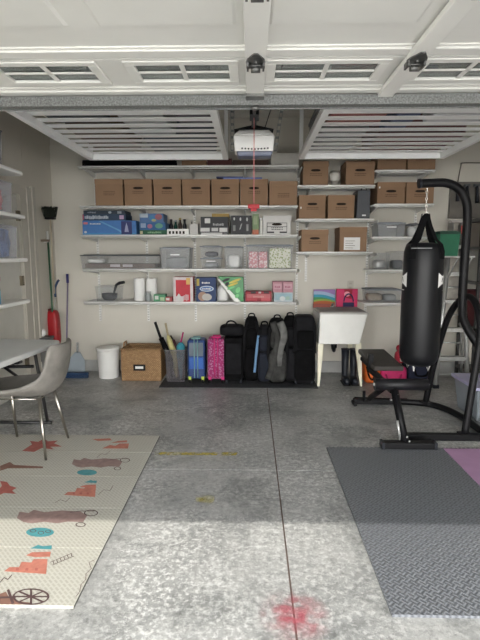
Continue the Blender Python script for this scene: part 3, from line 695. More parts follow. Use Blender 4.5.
# middle bay: globe + binder
c = aY(335, 172, 5.42); r = .062
t = T('glass_globe', 'round white lamp globe between two brown boxes', 'lamp globe', (c[0], 5.42, MZ[0]))
MB().lathe((c[0], 5.42, MZ[0]+.001), [(.035,0),(.035,.05)]+[(r*math.cos(a), .05+.05+r*math.sin(a)) for a in [math.radians(q) for q in range(-55, 91, 12)]], 24).build('globe_body', colm('opal_glass', (.62,.60,.55), .3), t)
x0 = aY(357, 200, 5.33)[0]; x1 = aY(370.5, 200, 5.33)[0]; zt = aY(363, 190, 5.33)[1]
t = T('magazine_case', 'dark grey upright case beside the two brown boxes', 'case', ((x0+x1)/2, 5.45, MZ[1]))
MB().frus((x0, x1, 5.33, 5.60), MZ[1]+.001, (x0+.008, x1-.004, 5.33, 5.60), zt).build('case_body', colm('slate_plastic', (.065,.07,.08), .5), t, bevel=.006)
MB().box(x0+.06, x0+.10, 5.3285, 5.33, MZ[1]+.03, MZ[1]+.045).build('label', wpaper_m, t)
MB().tube(arc(((x0+x1)/2, 5.34, zt), .028, 0, 180, 8), .005, 6).build('handle', black_m, t)
# right bay small things
z = RZ[2]
t, x0, x1, h = binp(376.5, 405, 222, 5.33, z, .3, 'clear bin with a grey lid left of the punch bag straps', m=frost_m, handle=True)
t, x0, x1, h = binp(407, 420, 223, 5.34, z, .28, 'small clear bin with white rolls behind the bag straps', lidm=dgrey_m)
blob('paper_roll', 'white roll inside the small clear bin', 'roll', ((x0+x1)/2, 5.45, z+.006), (.045, .05, .055), wpaper_m, .8, 0)
z = RZ[3]
for i, (a, c, pt, lb) in enumerate(((374, 391, 253, 'clear bin of silver tins, left one on the second lowest right shelf'), (392.5, 408, 251, 'clear bin of dark tools, right one on the second lowest right shelf'))):
    t, x0, x1, h = binp(a, c, pt, 5.33, z, .28, lb, lidm=clear_m)
    blob('tool_bundle', ['silver tins inside the left small clear bin', 'dark tools inside the right small clear bin'][i], 'tools', ((x0+x1)/2, 5.46, z+.006), (.06, .09, .05), [alu_m, dgrey_m][i], .5)
z = RZ[4]
t, x0, x1, h = binp(369, 404, 289, 5.33, z, .3, 'wide clear bin on the lowest right shelf beside the sink')
blob('crumpled_cloth', 'brown crumpled paper inside the wide clear bin beside the sink', 'paper', (x0+.11, 5.48, z+.006), (.09, .09, .045), colm('brown_paper', (.30,.24,.18), .9, var=.3))
blob('glove_bundle', 'grey gloves inside the wide clear bin beside the sink', 'gloves', (x0+.28, 5.48, z+.006), (.07, .09, .04), colm('grey_fabric', (0,0,0)))

# ================================================================== FLOOR THINGS ALONG BACK WALL
# rubber floor runner
P0, P1, P2 = aZ(158, 388, .006), aZ(318.5, 388.5, .006), aZ(168, 379, .006)
tag(MB().box(P0[0], P1[0], 4.98, 5.36, .0, .008).build('floor_runner', M('charcoal_rubber', (.045,.047,.052), .8, var=.25, scale=40, bump=.4, bscale=80), bevel=.003), 'charcoal rubber runner under the luggage row', 'mat')
zf = .0085
# trash can
c = aY(108.5, 365, 5.42); R_ = .125
t = T('trash_can', 'round white plastic bin beside the wicker basket', 'bin', (c[0], 5.42, 0))
hh = aY(108, 347, 5.42)[1]
MB().lathe((c[0], 5.42, 0.0005), [(.108,0),(.112,.008),(R_,hh-.02),(R_-.004,hh-.02),(.105,.012),(0,.012)], 32, cap=False).build('bin_body', wpaper_m, t)
MB().lathe((c[0], 5.42, hh-.028), [(R_+.001,0),(R_+.007,.006),(R_+.007,.024),(R_-.003,.028),(0,.034)], 32, cap=False).build('rim_lid', white_m, t)
# wicker basket
def wicker():
    m = bpy.data.materials.new('woven_wicker'); m.use_nodes = True; N = m.node_tree.nodes; L = m.node_tree.links; b = N['Principled BSDF']
    tc = N.new('ShaderNodeTexCoord'); mp = N.new('ShaderNodeMapping'); mp.inputs['Rotation'].default_value = (PI/2, 0, 0); L.new(tc.outputs['Object'], mp.inputs[0])
    br = N.new('ShaderNodeTexBrick'); br.inputs['Scale'].default_value = 22; br.inputs['Color1'].default_value = (.44,.27,.13,1); br.inputs['Color2'].default_value = (.33,.19,.085,1); br.inputs['Mortar'].default_value = (.13,.07,.035,1)
    br.inputs['Mortar Size'].default_value = .035; br.inputs['Row Height'].default_value = .3; L.new(mp.outputs[0], br.inputs['Vector'])
    L.new(br.outputs['Color'], b.inputs['Base Color']); b.inputs['Roughness'].default_value = .75
    bp = N.new('ShaderNodeBump'); bp.inputs['Strength'].default_value = .6; bp.inputs['Distance'].default_value = .01; bp.invert = True; L.new(br.outputs['Fac'], bp.inputs['Height']); L.new(bp.outputs[0], b.inputs['Normal'])
    MATS['wk'] = m; return m
wk = wicker()
x0 = aY(121, 365, 5.24)[0]; x1 = aY(161, 365, 5.24)[0]; hh = aY(140, 350, 5.24)[1]
t = T('wicker_basket', 'brown woven wicker basket with a black label holder', 'basket', ((x0+x1)/2, 5.4, 0))
b = MB(); yb0, yb1 = 5.24, 5.58
for (q) in ((x0, x1, yb0, yb0+.02), (x0, x1, yb1-.02, yb1), (x0, x0+.02, yb0+.02, yb1-.02), (x1-.02, x1, yb0+.02, yb1-.02)): b.box(*q, .0005, hh)
b.box(x0, x1, yb0, yb1, .0005, .015)
b.build('basket_body', wk, t, bevel=.008)
b = MB(); zz = hh
b.tube([(x0+.01, yb0+.01, zz), (x1-.01, yb0+.01, zz), (x1-.01, yb1-.01, zz), (x0+.01, yb1-.01, zz)], .017, 8, closed=True); b.build('woven_rim', wk, t)
for sx in (x0+.01, x1-.01): MB().tube([(sx, yb0+.10, zz+.005), (sx, yb0+.12, zz+.06), (sx, yb0+.22, zz+.06), (sx, yb0+.24, zz+.005)], .010, 8).build('handle', wk, t)
xc = aY(139.5, 367, 5.24)[0]; zc = aY(139.5, 367.5, 5.24)[1]
MB().box(xc-.068, xc+.068, 5.228, 5.238, zc-.036, zc+.036).build('label_holder', black_m, t, bevel=.004)
MB().box(xc-.045, xc+.045, 5.226, 5.2275, zc-.012, zc+.016).build('label_card', wpaper_m, t)
# umbrella stand bin
x0 = aY(165.5, 365, 5.2)[0]; x1 = aY(185.5, 365, 5.2)[0]; hh = aY(175, 350, 5.2)[1]
t = T('umbrella_bin', 'smoky clear plastic bin filled with umbrellas and toys', 'bin', ((x0+x1)/2, 5.28, zf))
b = MB()
def rc(r, z): return [b.b.verts.new(p) for p in ((r[0],r[2],z),(r[1],r[2],z),(r[1],r[3],z),(r[0],r[3],z))]
v0 = rc((x0+.01, x1-.01, 5.19, 5.36), zf); v1 = rc((x0, x1, 5.18, 5.37), hh); b.b.faces.new(v0)
for k in range(4): b.b.faces.new((v0[k], v0[(k+1)%4], v1[(k+1)%4], v1[k]))
o = b.build('bin_body', M('smoky_plastic', (.13,.12,.13), .3, var=.3, scale=30, alpha=.4), t); sm = o.modifiers.new('s', 'SOLIDIFY'); sm.thickness = .004
MB().tube([(x0,5.18,hh),(x1,5.18,hh),(x1,5.37,hh),(x0,5.37,hh)], .006, 6, closed=True).build('rim', frost_m, t)
def stick(name, label, cat, pts, rr, m, tipm=None, grip=None):
    t = T(name, label, cat, pts[0])
    MB().tube(pts, rr, 10).build('canopy', m, t)
    if grip: MB().tube(grip[0], grip[1], 8).build('handle', grip[2], t)
ym = 5.28; xm = (x0+x1)/2
q = aY(155, 322, ym); q2 = aY(160, 336, ym)
stick('umbrella', 'black folded umbrella leaning left out of the clear bin', 'umbrella', [(xm-.05, ym, .03), (xm-.07, ym, .25), (q2[0]+.01, ym, q2[1]-.02)], [.012, .035, .03], blk_m, grip=([(q2[0]+.01, ym, q2[1]-.03), (q[0], ym, q[1])], .016, black_m))
q = aY(165.5, 323, ym+.03); q2 = aY(168, 335, ym+.03)
stick('umbrella', 'pale yellow folded umbrella standing in the clear bin', 'umbrella', [(xm-.01, ym+.03, .03), (xm-.03, ym+.03, .28), (q2[0]+.01, ym+.03, q2[1]-.05), (q2[0], ym+.03, q2[1])], [.012, .045, .03, .014], colm('pale_yellow_fabric', (.40,.36,.16), .8, var=.25, scale=20), grip=([(q2[0], ym+.03, q2[1]-.01), (q[0], ym+.03, q[1])], .012, colm('tan_wood', (.40,.33,.20), .6)))
q = aY(183.5, 332, ym); q2 = aY(181, 342, ym)
stick('umbrella', 'teal folded umbrella with a magenta handle at the right of the clear bin', 'umbrella', [(xm+.05, ym-.02, .03), (xm+.05, ym-.02, .3), (q2[0], ym-.02, q2[1]-.04), (q2[0], ym-.02, q2[1])], [.012, .045, .05, .02], colm('teal_fabric', (.03,.20,.26), .8, var=.3, scale=20), grip=([(q2[0], ym-.02, q2[1]), (q[0], ym-.02, q[1])], .009, colm('magenta_plastic', (.45,.02,.14), .4)))
q = aY(173, 340, ym+.05)
stick('umbrella', 'maroon folded umbrella in the middle of the clear bin', 'umbrella', [(xm+.0, ym+.06, .03), (xm-.01, ym+.06, .3), (q[0], ym+.06, q[1])], [.012, .035, .022], colm('maroon_fabric', (.05,.012,.015), .8, var=.2), grip=([(q[0], ym+.06, q[1]), (q[0]-.03, ym+.06, q[1]+.05)], .010, black_m))
# suitcases
def suitcase(px0, px1, pyt, Yf, d, col, colt, handle_c, wheel_c, label, pattern=None):
    x0 = aY(px0, 365, Yf)[0]; x1 = aY(px1, 365, Yf)[0]; zt = aY((px0+px1)/2, pyt, Yf)[1]; xc = (x0+x1)/2
    t = T('suitcase', label, 'suitcase', (xc, Yf+d/2, zf))
    zb = zf+.045; zm = zb+(zt-zb)*.55
    mm = pattern or colm('case_%02d%02d' % (int(col[0]*99), int(col[2]*99)), col, .45, var=.12, scale=25)
    MB().box(x0, x1, Yf, Yf+d, zb, zt).build('shell', mm, t, bevel=.022)
    if colt is not None:
        MB().box(x0+.018, x1-.018, Yf-.012, Yf+.002, zm+.02, zt-.03).build('front_pocket', colm('case_top', colt, .5, var=.15), t, bevel=.005)
    else:
        MB().box(x0+.018, x1-.018, Yf-.010, Yf+.002, zb+.03, zt-.03).build('front_pocket', mm, t, bevel=.005)
    hm = colm('hdl_%02d%02d' % (int(handle_c[0]*99), int(handle_c[2]*99)), handle_c, .35)
    b = MB()
    for s_ in (-.018, .018): b.tube([(xc+s_, Yf-.018, zb+.02), (xc+s_, Yf-.018, zt+.02)], .006, 8)
    b.tube([(xc-.05, Yf-.018, zt+.022), (xc+.05, Yf-.018, zt+.022)], .010, 8)
    b.build('pull_handle', hm, t)
    MB().tube([(xc-.045, Yf+d/2, zt-.002), (xc-.035, Yf+d/2, zt+.022), (xc+.035, Yf+d/2, zt+.022), (xc+.045, Yf+d/2, zt-.002)], .007, 8).build('carry_handle', hm, t)
    wm = colm('whl_%02d%02d' % (int(wheel_c[0]*99), int(wheel_c[2]*99)), wheel_c, .45)
    for s_ in (-1, 1):
        for yy in (Yf+.01, Yf+d-.03):
            xx = xc+s_*((x1-x0)/2-.025)
            w_ = MB().poly([(xx-.018, yy-.02, zb+.03), (xx+.018, yy-.02, zb+.03), (xx+.012, yy-.02, zf+.02), (xx-.012, yy-.02, zf+.02)], (0, .03, 0)).build('wheel_bracket', wm, t, bevel=.003)
            MB().tube([(xx-.012, yy-.005, zf+.0245), (xx+.012, yy-.005, zf+.0245)], .024, 14).build('wheel', black_m, w_)
suitcase(187.5, 205, 340, 5.14, .2, (.01,.035,.14), (.10,.13,.16), (.16,.30,.30), (.50,.62,.08), 'small blue and grey suitcase with lime wheels')
b = None
pinkp = dotmat('pink_floral', (.36,.15,.26), (.27,.015,.11), 48)
suitcase(207.5, 225, 339, 5.14, .2, (.5,.03,.2), None, (.55,.02,.16), (.55,.02,.18), 'small pink floral suitcase with magenta handle', pinkp)
x0 = aY(188, 365, 5.126)[0]; x1 = aY(204.5, 365, 5.126)[0]
t = [o for o in bpy.data.objects if o.get('label', '').startswith('small blue and grey')][0]
MB().box(x0+.012, x1-.012, 5.127, 5.139, .17, .30).build('blue_band', colm('bright_blue_shell', (.015,.09,.36), .4), t, bevel=.004)
# black suitcase with duffel
x0 = aY(224, 365, 5.12)[0]; x1 = aY(243, 365, 5.12)[0]; zt = aY(230, 338, 5.12)[1]; xc = (x0+x1)/2
t = T('suitcase', 'tall black fabric suitcase under the black duffel bag', 'suitcase', (xc, 5.25, zf))
MB().box(x0, x1, 5.12, 5.38, zf+.04, zt).build('shell', blk_m, t, bevel=.02)
MB().box(x0+.02, x1-.02, 5.105, 5.122, .12, zt-.06).build('front_pocket', blk2_m, t, bevel=.008)
for s_ in (x0+.025, x1-.025):
    for yy in (5.15, 5.34): MB().tube([(s_-.012, yy, zf+.0245), (s_+.012, yy, zf+.0245)], .024, 14).build('wheel', rubber_m, t)
MB().tube([(xc-.05, 5.24, zt-.005), (xc-.04, 5.24, zt+.006), (xc+.04, 5.24, zt+.006), (xc+.05, 5.24, zt-.005)], .006, 8).build('carry_handle', black_m, t)
x0 = aY(219.5, 365, 5.12)[0]; x1 = aY(244, 365, 5.12)[0]; zt2 = aY(230, 326, 5.12)[1]; xc = (x0+x1)/2
t = T('duffel_bag', 'small black duffel bag lying on the tall black suitcase', 'bag', (xc, 5.24, zt+.012))
MB().sup((xc, 5.24, (zt+.012+zt2)/2), (x1-x0)/2, .12, (zt2-zt-.012)/2, .5, jit=.03).build('bag_body', blk2_m, t)
MB().tube(smoothpath([(xc-.06, 5.14, zt2-.03), (xc-.05, 5.15, zt2+.035), (xc, 5.16, zt2+.05), (xc+.05, 5.15, zt2+.02), (xc+.07, 5.14, zt2-.04)], 4), .009, 8).build('carry_strap', strap_m, t)
def backpack(px0, px1, pyt, Yf, d, m, m2, label, tilt=0, cat='backpack', name='backpack', stripe=None, taper=.25, accents=True):
    x0 = aY(px0, 365, Yf)[0]; x1 = aY(px1, 365, Yf)[0]; zt = aY((px0+px1)/2, pyt, Yf)[1]; xc = (x0+x1)/2; w_ = x1-x0; h = zt-zf
    t = T(name, label, cat, (xc, Yf+d/2, zf))
    MB().sup((xc, Yf+d/2, zf+h/2), w_/2, d/2, h/2, .45, 28, 18, jit=.035, taper=taper).build('bag_body', m, t)
    MB().sup((xc, Yf+.03, zf+h*.30), w_*.40, .075, h*.25, .5, 20, 12, jit=.03).build('front_pocket', m2, t)
    MB().sup((xc, Yf+.04, zf+h*.70), w_*.33, .06, h*.14, .5, 20, 12, jit=.03).build('top_pocket', m2, t)
    for s_ in (-1, 1):
        MB().tube(smoothpath([(xc+s_*w_*.22, Yf+.05, zf+h*.95), (xc+s_*w_*.38, Yf-.01, zf+h*.75), (xc+s_*w_*.40, Yf+.0, zf+h*.45), (xc+s_*w_*.34, Yf+.01, zf+h*.15)], 5), .018, 8, r2=.007, up=(1,0,0)).build('shoulder_strap', strap_m if m is not grey_m else m2, t)
    MB().tube(smoothpath([(xc-.04, Yf+d/2, zt-.025), (xc-.025, Yf+d/2, zt+.025), (xc+.025, Yf+d/2, zt+.025), (xc+.04, Yf+d/2, zt-.025)], 4), .008, 8).build('grab_loop', strap_m, t)
    if stripe is not None:
        (pa, pb, cc) = stripe
        A = aY(*pa, Yf-.02); B = aY(*pb, Yf-.02)
        MB().tube(smoothpath([(A[0], Yf+.005, A[1]), (A[0]-.02, Yf-.035, A[1]-(A[1]-B[1])*.4), (B[0], Yf-.035, B[1])], 4), .014, 8, r2=.008, up=(1,0,0)).build('stripe_strap', cc, t)
    return t
backpack(242, 261, 318, 5.16, .30, blk_m, blk_m, 'tall black backpack right of the black suitcase')
t = backpack(256, 273, 326, 5.10, .24, blk2_m, colm('dark_navy_fabric', (.007,.010,.02), .85, var=.3), 'navy and black bag with a light blue stripe', stripe=((258.5, 336), (254.5, 372), colm('light_blue_strap', (.13,.25,.42), .7)))
backpack(266, 289, 319.5, 5.06, .28, blk_m, grey_m, 'charcoal hiking backpack with hanging grey straps', taper=.2)
backpack(281, 300, 317, 5.13, .26, blk_m, blk2_m, 'slim black backpack between the charcoal pack and the tall black bag')
# grey jacket-like strap over pack
def drape(pxs, Y, w_, m, parent):
    pts = []
    for (px, py) in pxs:
        a = aY(px, py, Y); pts.append((a[0], Y, a[1]))
    MB().tube(smoothpath(pts, 5), w_, 10, r2=.018, up=(1,0,0)).build('hanging_strap', m, parent)
t = [o for o in bpy.data.objects if o.get('label', '').startswith('charcoal hiking')][0]
drape([(273, 322), (277, 340), (274, 362), (268, 379)], 5.03, .035, grey_m, t); drape([(280, 322), (284, 335), (280, 350), (279, 366)], 5.03, .04, M('grey_nylon_light', (.12,.12,.115), .8, var=.35, scale=14, bump=.4), t)
t = T('garment_bag', 'tall square-shouldered black travel bag beside the white sink', 'travel bag', (.55, 5.2, zf))
x0 = aY(292, 365, 5.08)[0]; x1 = aY(316.5, 365, 5.08)[0]; zt = aY(305, 316, 5.08)[1]; xc = (x0+x1)/2
MB().sup((xc, 5.21, (zf+zt)/2), (x1-x0)/2, .13, (zt-zf)/2, .28, 32, 20, jit=.012, taper=.12).build('bag_body', blk2_m, t)
MB().sup((xc, 5.10, zf+.22), (x1-x0)*.40, .045, .17, .3, 20, 12).build('front_pocket', blk_m, t)
MB().sup((xc+.01, 5.10, zf+.50), (x1-x0)*.34, .04, .10, .3, 20, 12).build('top_pocket', blk_m, t)
for s_ in (-1, 1): MB().tube(smoothpath([(xc+s_*.08, 5.15, zt-.02), (xc+s_*.105, 5.07, zt-.12), (xc+s_*.11, 5.065, zt-.4)], 5), .014, 8, r2=.006, up=(1,0,0)).build('side_strap', strap_m, t)
for s_ in (-1, 1): MB().tube([(xc+s_*.09-.012, 5.12, zf+.03), (xc+s_*.09+.012, 5.12, zf+.03)], .03, 12).build('wheel', rubber_m, t)

# ================================================================== UTILITY SINK
t = T('utility_sink', 'white plastic utility sink on four thin cream legs', 'sink', (.97, 5.35, 0))
sy0, sy1 = 5.06, 5.64; zt = .79; zb = .46
b = MB()
A = (.735, 1.235, sy0, sy1); B = (.728, 1.165, sy0+.03, sy1-.03)
def rc2(b, r, z): return [b.b.verts.new(p) for p in ((r[0],r[2],z),(r[1],r[2],z),(r[1],r[3],z),(r[0],r[3],z))]
o0 = rc2(b, A, zt); o1 = rc2(b, B, zb); i0 = rc2(b, (A[0]+.03, A[1]-.03, A[2]+.03, A[3]-.10), zt); i1 = rc2(b, (B[0]+.02, B[1]-.02, B[2]+.02, B[3]-.08), zb+.02)
for k in range(4):
    j = (k+1) % 4
    b.b.faces.new((o0[k], o0[j], o1[j], o1[k])); b.b.faces.new((o0[j], o0[k], i0[k], i0[j])); b.b.faces.new((i0[j], i0[k], i1[k], i1[j]))
b.b.faces.new(o1); b.b.faces.new(i1)
b.build('tub', sinkw_m, t, bevel=.008)
b = MB()
for q in ((A[0]-.012, A[1]+.012, A[2]-.012, A[2]+.03), (A[0]-.012, A[1]+.012, A[3]-.10, A[3]+.012), (A[0]-.012, A[0]+.03, A[2]+.03, A[3]-.10), (A[1]-.03, A[1]+.012, A[2]+.03, A[3]-.10)): b.box(*q, zt-.002, zt+.014)
b.build('rim', M('grey_white_rim', (.45,.44,.41), .4, var=.04), t, bevel=.005)
MB().box(A[0]+.01, A[1]-.01, A[2]+.01, A[3]-.12, zt+.0142, zt+.022).build('cover_board', M('grey_cover_board', (.33,.32,.30), .6, var=.1), t)
for (xt, xb_, yt, yb_) in ((.755, .735, sy0+.07, sy0+.02), (1.155, 1.195, sy0+.07, sy0+.02), (.755, .735, sy1-.07, sy1-.03), (1.155, 1.195, sy1-.07, sy1-.03)):
    MB().frus((xb_-.012, xb_+.012, yb_-.012, yb_+.012), .0005, (xt-.032, xt+.032, yt-.025, yt+.025), zb+.01).build('leg', cream_m, t, bevel=.004)
b = MB(); b.tube([(.95, 5.40, zb+.01), (.95, 5.40, .36), (.955, 5.44, .32), (.955, 5.50, .33), (.955, 5.56, .40), (.955, YB-.04, .40)], .02, 10); b.lathe((.95, 5.40, .36), [(.03,0),(.03,.05)], 12)
part(b.build('drain_pipe', black_m, t), 'black drain trap')
b = MB(); b.lathe((.945, 5.575, zt+.0145), [(.022,0),(.022,.01),(.011,.014),(.011,.04)], 14); b.tube(smoothpath([(.945, 5.575, zt+.045), (.945, 5.55, zt+.06), (.945, 5.49, zt+.06), (.945, 5.46, zt+.04)], 5), .008, 8)
b.build('faucet', alu_m, t)
# art canvases
def canvas(px0, px1, pyt, cols, label, name, Yc=5.622):
    x0 = aY(px0, 300, Yc)[0]; x1 = aY(px1, 300, Yc)[0]; zb = zt_s; ztp = aY((px0+px1)/2, pyt, Yc)[1]
    t = T(name, label, 'picture', ((x0+x1)/2, Yc, zb)); w_ = x1-x0; h = ztp-zb
    MB().box(x0, x1, Yc, Yc+.018, zb+.0005, ztp).build('canvas', cols[0], t)
    return t, x0, zb, w_, h, Yc
zt_s = .8045
t, x0, zb, w_, h, Yc = canvas(313.5, 335, 289.5, [colm('lilac_paint', (.28,.16,.38), .6)], 'small painting of rainbow bands, left one on the sink', 'painting')
def bands(t, x0, zb, w_, h, Yc):
    cols = [(.30,.40,.55), (.03,.25,.35), (.04,.22,.07), (.20,.32,.05), (.42,.10,.03)]
    b = MB()
    for k in range(5):
        top = [.86, .68, .52, .36, .26][k]
        pts = []
        for i in range(13):
            u = i/12; v = top + .10*math.sin(u*PI*.9+.3) - .18*u*(k < 3)
            pts.append((x0+w_*u, Yc-.0008*(k+1), zb+h*v))
        pts += [(x0+w_, Yc-.0008*(k+1), zb+.001), (x0, Yc-.0008*(k+1), zb+.001)]
        b.poly(pts, (0, .0006, 0), k)
    b.build('rainbow_bands', [colm('rb%d' % k, c, .6) for k, c in enumerate(cols)], t)
bands(t, x0, zb, w_, h, Yc)
t, x0, zb, w_, h, Yc = canvas(336.3, 357.5, 289, [colm('hot_pink_paint', (.58,.03,.12), .6)], 'small hot pink painting with a navy heart arch, right one on the sink', 'painting')
b = MB(); xc = x0+w_*.58; zc = zb+h*.30
b.tube([(xc+.055*math.cos(a), Yc-.003, zc+.09*math.sin(a)) for a in [PI*i/12 for i in range(13)]], .008, 8)
b.box(xc-.065, xc+.065, Yc-.006, Yc-.0005, zb+.003, zb+.055)
b.build('navy_arch', colm('navy_paint', (.015,.015,.07), .6), t)
b = MB(); b.poly([(x0+w_*.5+.035*math.cos(a), Yc-.0012, zb+h*.72+.03*math.sin(a)) for a in [2*PI*i/14 for i in range(14)]], (0, .0006, 0)); b.build('pale_spot', colm('pale_pink', (.8,.35,.4), .6), t)
b = MB(); b.poly([(x0+w_*.35, Yc-.0009, zb+h*.99), (x0+w_*.75, Yc-.0009, zb+h*.99), (x0+w_*.72, Yc-.0009, zb+h*.45), (x0+w_*.45, Yc-.0009, zb+h*.5)], (0,.0004,0)); b.build('dark_red_patch', colm('dark_red_paint', (.32,.01,.03), .6), t)
x0 = aY(313, 306, 5.54)[0]; x1 = aY(330, 306, 5.54)[0]
t = T('soap_tray', 'brown red rectangular tray in front of the rainbow painting', 'tray', ((x0+x1)/2, 5.54, zt_s))
MB().box(x0, x1, 5.535, 5.5455, zt_s+.0005, zt_s+.045).build('tray_body', colm('terracotta', (.28,.07,.05), .6), t, bevel=.004)
# boots
def boot(px, label):
    Yb = 5.22; x = aY(px, 365, Yb)[0]; h = aY(px, 349.5, Yb)[1]
    t = T('rubber_boot', label, 'boot', (x, Yb, 0), 'rubber boots under the sink')
    r = .036
    b = MB(); b.tube([(x, Yb+.02, .03), (x, Yb+.02, .10), (x, Yb+.02, h*.55), (x, Yb+.02, h-.006)], [.034, r*.92, r*1.05, r*1.2], 18, r2=.05, up=(1,0,0)); b.sup((x, Yb-.045, .045), .038, .10, .04, .75, 18, 10)
    b.build('boot_shaft', rubber_m, t)
    MB().box(x-.04, x+.04, Yb-.14, Yb+.07, .0005, .016).build('sole', black_m, t, bevel=.006)
    MB().tube([(x+r*1.22*math.cos(a), Yb+.02+.052*math.sin(a), h) for a in [2*PI*i/20 for i in range(20)]], .005, 6, closed=True).build('cuff', rubber_m, t)
boot(345.3, 'left black rubber boot under the white sink'); boot(353.7, 'right black rubber boot under the white sink')

# wall outlet
c = aY(350.5, 285.5, YB-.02)
t = T('wall_socket', 'small beige socket plate above the pink painting', 'socket', (c[0], YB-.0125, c[1]))
MB().box(c[0]-.035, c[0]+.035, YB-.018, YB-.0125, c[1]-.055, c[1]+.055).build('plate', trim_m, t, bevel=.002)
MB().box(c[0]-.015, c[0]+.015, YB-.0195, YB-.018, c[1]-.035, c[1]-.012).box(c[0]-.015, c[0]+.015, YB-.0195, YB-.018, c[1]+.012, c[1]+.035).build('outlet', M('outlet_beige', (.38,.35,.30), .6), t)

# ================================================================== LEFT CORNER: broom, poles, vacuum
t = T('push_broom', 'upside-down broom with black bristles hung at the back left corner', 'broom', (-2.20, 5.62, .9))
c = aY(50, 213, 5.30)
MB().tube([(c[0]-.008, 5.32, .98), (c[0], 5.30, c[1]-.03)], .0095, 8).build('handle', M('beige_pole', (.42,.36,.27), .5, var=.1), t)
b = MB(); b.box(c[0]-.055, c[0]+.055, 5.27, 5.33, c[1]-.070, c[1]-.045)
b.build('broom_block', black_m, t, bevel=.008)
b = MB(); rr = random.Random(3)
for i in range(30):
    for j in range(4):
        x = c[0]-.055+i*.0038; y = 5.275+j*.016; b.tube([(x, y, c[1]-.045), (x+rr.uniform(-.010,.010)+(x-c[0])*.45, y+rr.uniform(-.008,.008), c[1]+.06+rr.uniform(-.015,.014))], .003, 4)
b.build('bristles', M('green_black_bristle', (.012,.016,.010), .9), t)
tb = T('tool_holder', 'small white wall clips holding the green pole and broom', 'tool holder', (XL, 5.5, 1.58))
def clip(x, y, z): return MB().box(XL, x, y-.012, y+.012, z-.008, z+.008).tube([(x, y-.02, z), (x+.018, y-.02, z), (x+.022, y+.02, z)], .004, 6)
clip(-2.30, 5.42, 1.555).build('clip', wpaper_m, tb); 
MB().box(XL, -2.24, 5.33, 5.36, 1.555, 1.58).build('clip', M('brown_clip', (.2,.16,.12), .5), tb)
tp = aY(42, 231, 5.42)[1]
t = T('garden_pole', 'green pole with a white tip standing by the side door', 'pole', (-2.29, 5.42, 0))
MB().tube([(-2.27, 5.42, .001), (-2.285, 5.42, tp-.10)], .011, 8).build('pole', colm('dark_green_pole', (.02,.085,.04), .45), t)
MB().tube([(-2.285, 5.42, tp-.10), (-2.287, 5.42, tp)], .013, 8).build('tip', wpaper_m, t)
# red stick vacuum
t = T('stick_vacuum', 'red upright sweeper with a dark curved grip in the corner', 'vacuum cleaner', (-2.1, 5.5, 0))
A = aY(55, 316, 5.46); G = aY(56, 297, 5.46)
MB().sup((A[0]-.025, 5.46, .57), .075, .07, .21, .45, 20, 14, taper=.12).build('body', M('deep_red_plastic', (.36,.01,.015), .4), t)
MB().box(A[0]-.10, A[0]-.03, 5.42, 5.50, .765, .795).build('spout', M('dark_red_black', (.10,.01,.01), .5), t, bevel=.01)
MB().tube([(A[0]-.02, 5.46, .74), (G[0], 5.46, G[1])], .006, 8).build('shaft', alu_m, t)
H0 = aY(55.5, 297, 5.46); H1 = aY(54.8, 289, 5.46); H2 = aY(58.5, 280.5, 5.46)
MB().tube(smoothpath([(H0[0], 5.46, H0[1]), (H1[0], 5.46, H1[1]), (H2[0]-.015, 5.46, H2[1]-.02), (H2[0]+.005, 5.46, H2[1]+.005)], 4), .013, 10).build('grip', navy_m, t)
MB().frus((A[0]-.08, A[0]+.06, 5.38, 5.54), .0005, (A[0]-.07, A[0]+.02, 5.42, 5.50), .08).build('base', dgrey_m, t, bevel=.01)
MB().tube([(A[0]-.025, 5.46, .07), (A[0]-.025, 5.46, .40)], .022, 10).build('neck', dgrey_m, t)
# small grey bin with white rag
t = T('pedal_bin', 'small dark grey bin beside the red sweeper', 'bin', (-2.17, 5.22, 0))
c = aY(42.5, 338, 5.2)
MB().frus((c[0]-.07, c[0]+.07, 5.14, 5.28), .0005, (c[0]-.085, c[0]+.085, 5.12, 5.30), c[1]-.012).build('bin_body', M('grey_bin', (.14,.14,.14), .5), t, bevel=.01)
MB().box(c[0]-.09, c[0]+.09, 5.115, 5.305, c[1]-.012, c[1]+.012).build('lid', dgrey_m, t, bevel=.006)
blob('crumpled_rag', 'white crumpled rag on the small dark grey bin', 'rag', (c[0], 5.2, c[1]+.0125), (.04, .04, .045), wpaper_m, .9, .15)
# blue push broom + dustpan
t = T('floor_broom', 'blue push broom with a grey-violet handle leaning at the back wall', 'broom', (-1.95, 5.45, 0))
tp = aY(67, 274, 5.60); kn = aY(67, 283, 5.58); bt = aY(68, 376, 5.38)
MB().tube([(bt[0]-.02, 5.38, .06), (kn[0], 5.60, kn[1])], .010, 8).build('handle', M('grey_violet_pole', (.20,.17,.25), .5), t)
MB().tube([(kn[0], 5.60, kn[1]), (tp[0], 5.605, tp[1])], .015, 10).build('grip', M('indigo_plastic', (.03,.03,.14), .4), t)
a0 = aY(65, 376, 5.36)[0]; a1 = aY(88, 376, 5.36)[0]
MB().box(a0, a1, 5.34, 5.40, .035, .065).build('broom_head', navy_m, t, bevel=.008)
b = MB(); 
for i in range(36):
    x = a0+.005+i*(a1-a0-.01)/35
    for y in (5.35, 5.37, 5.39): b.box(x-.002, x+.002, y-.003, y+.003, .0005, .036)
b.build('bristles', navy_m, t)
t = T('dustpan', 'translucent blue-grey dustpan leaning behind the blue broom head', 'dustpan', (-1.8, 5.5, .0))
q = aY(77, 356, 5.6); 
pts = [(q[0]-.10, 5.50, .07), (q[0]+.10, 5.50, .07), (q[0]+.085, 5.56, .17), (q[0]+.03, 5.60, .25), (q[0]-.03, 5.60, .25), (q[0]-.085, 5.56, .17)]
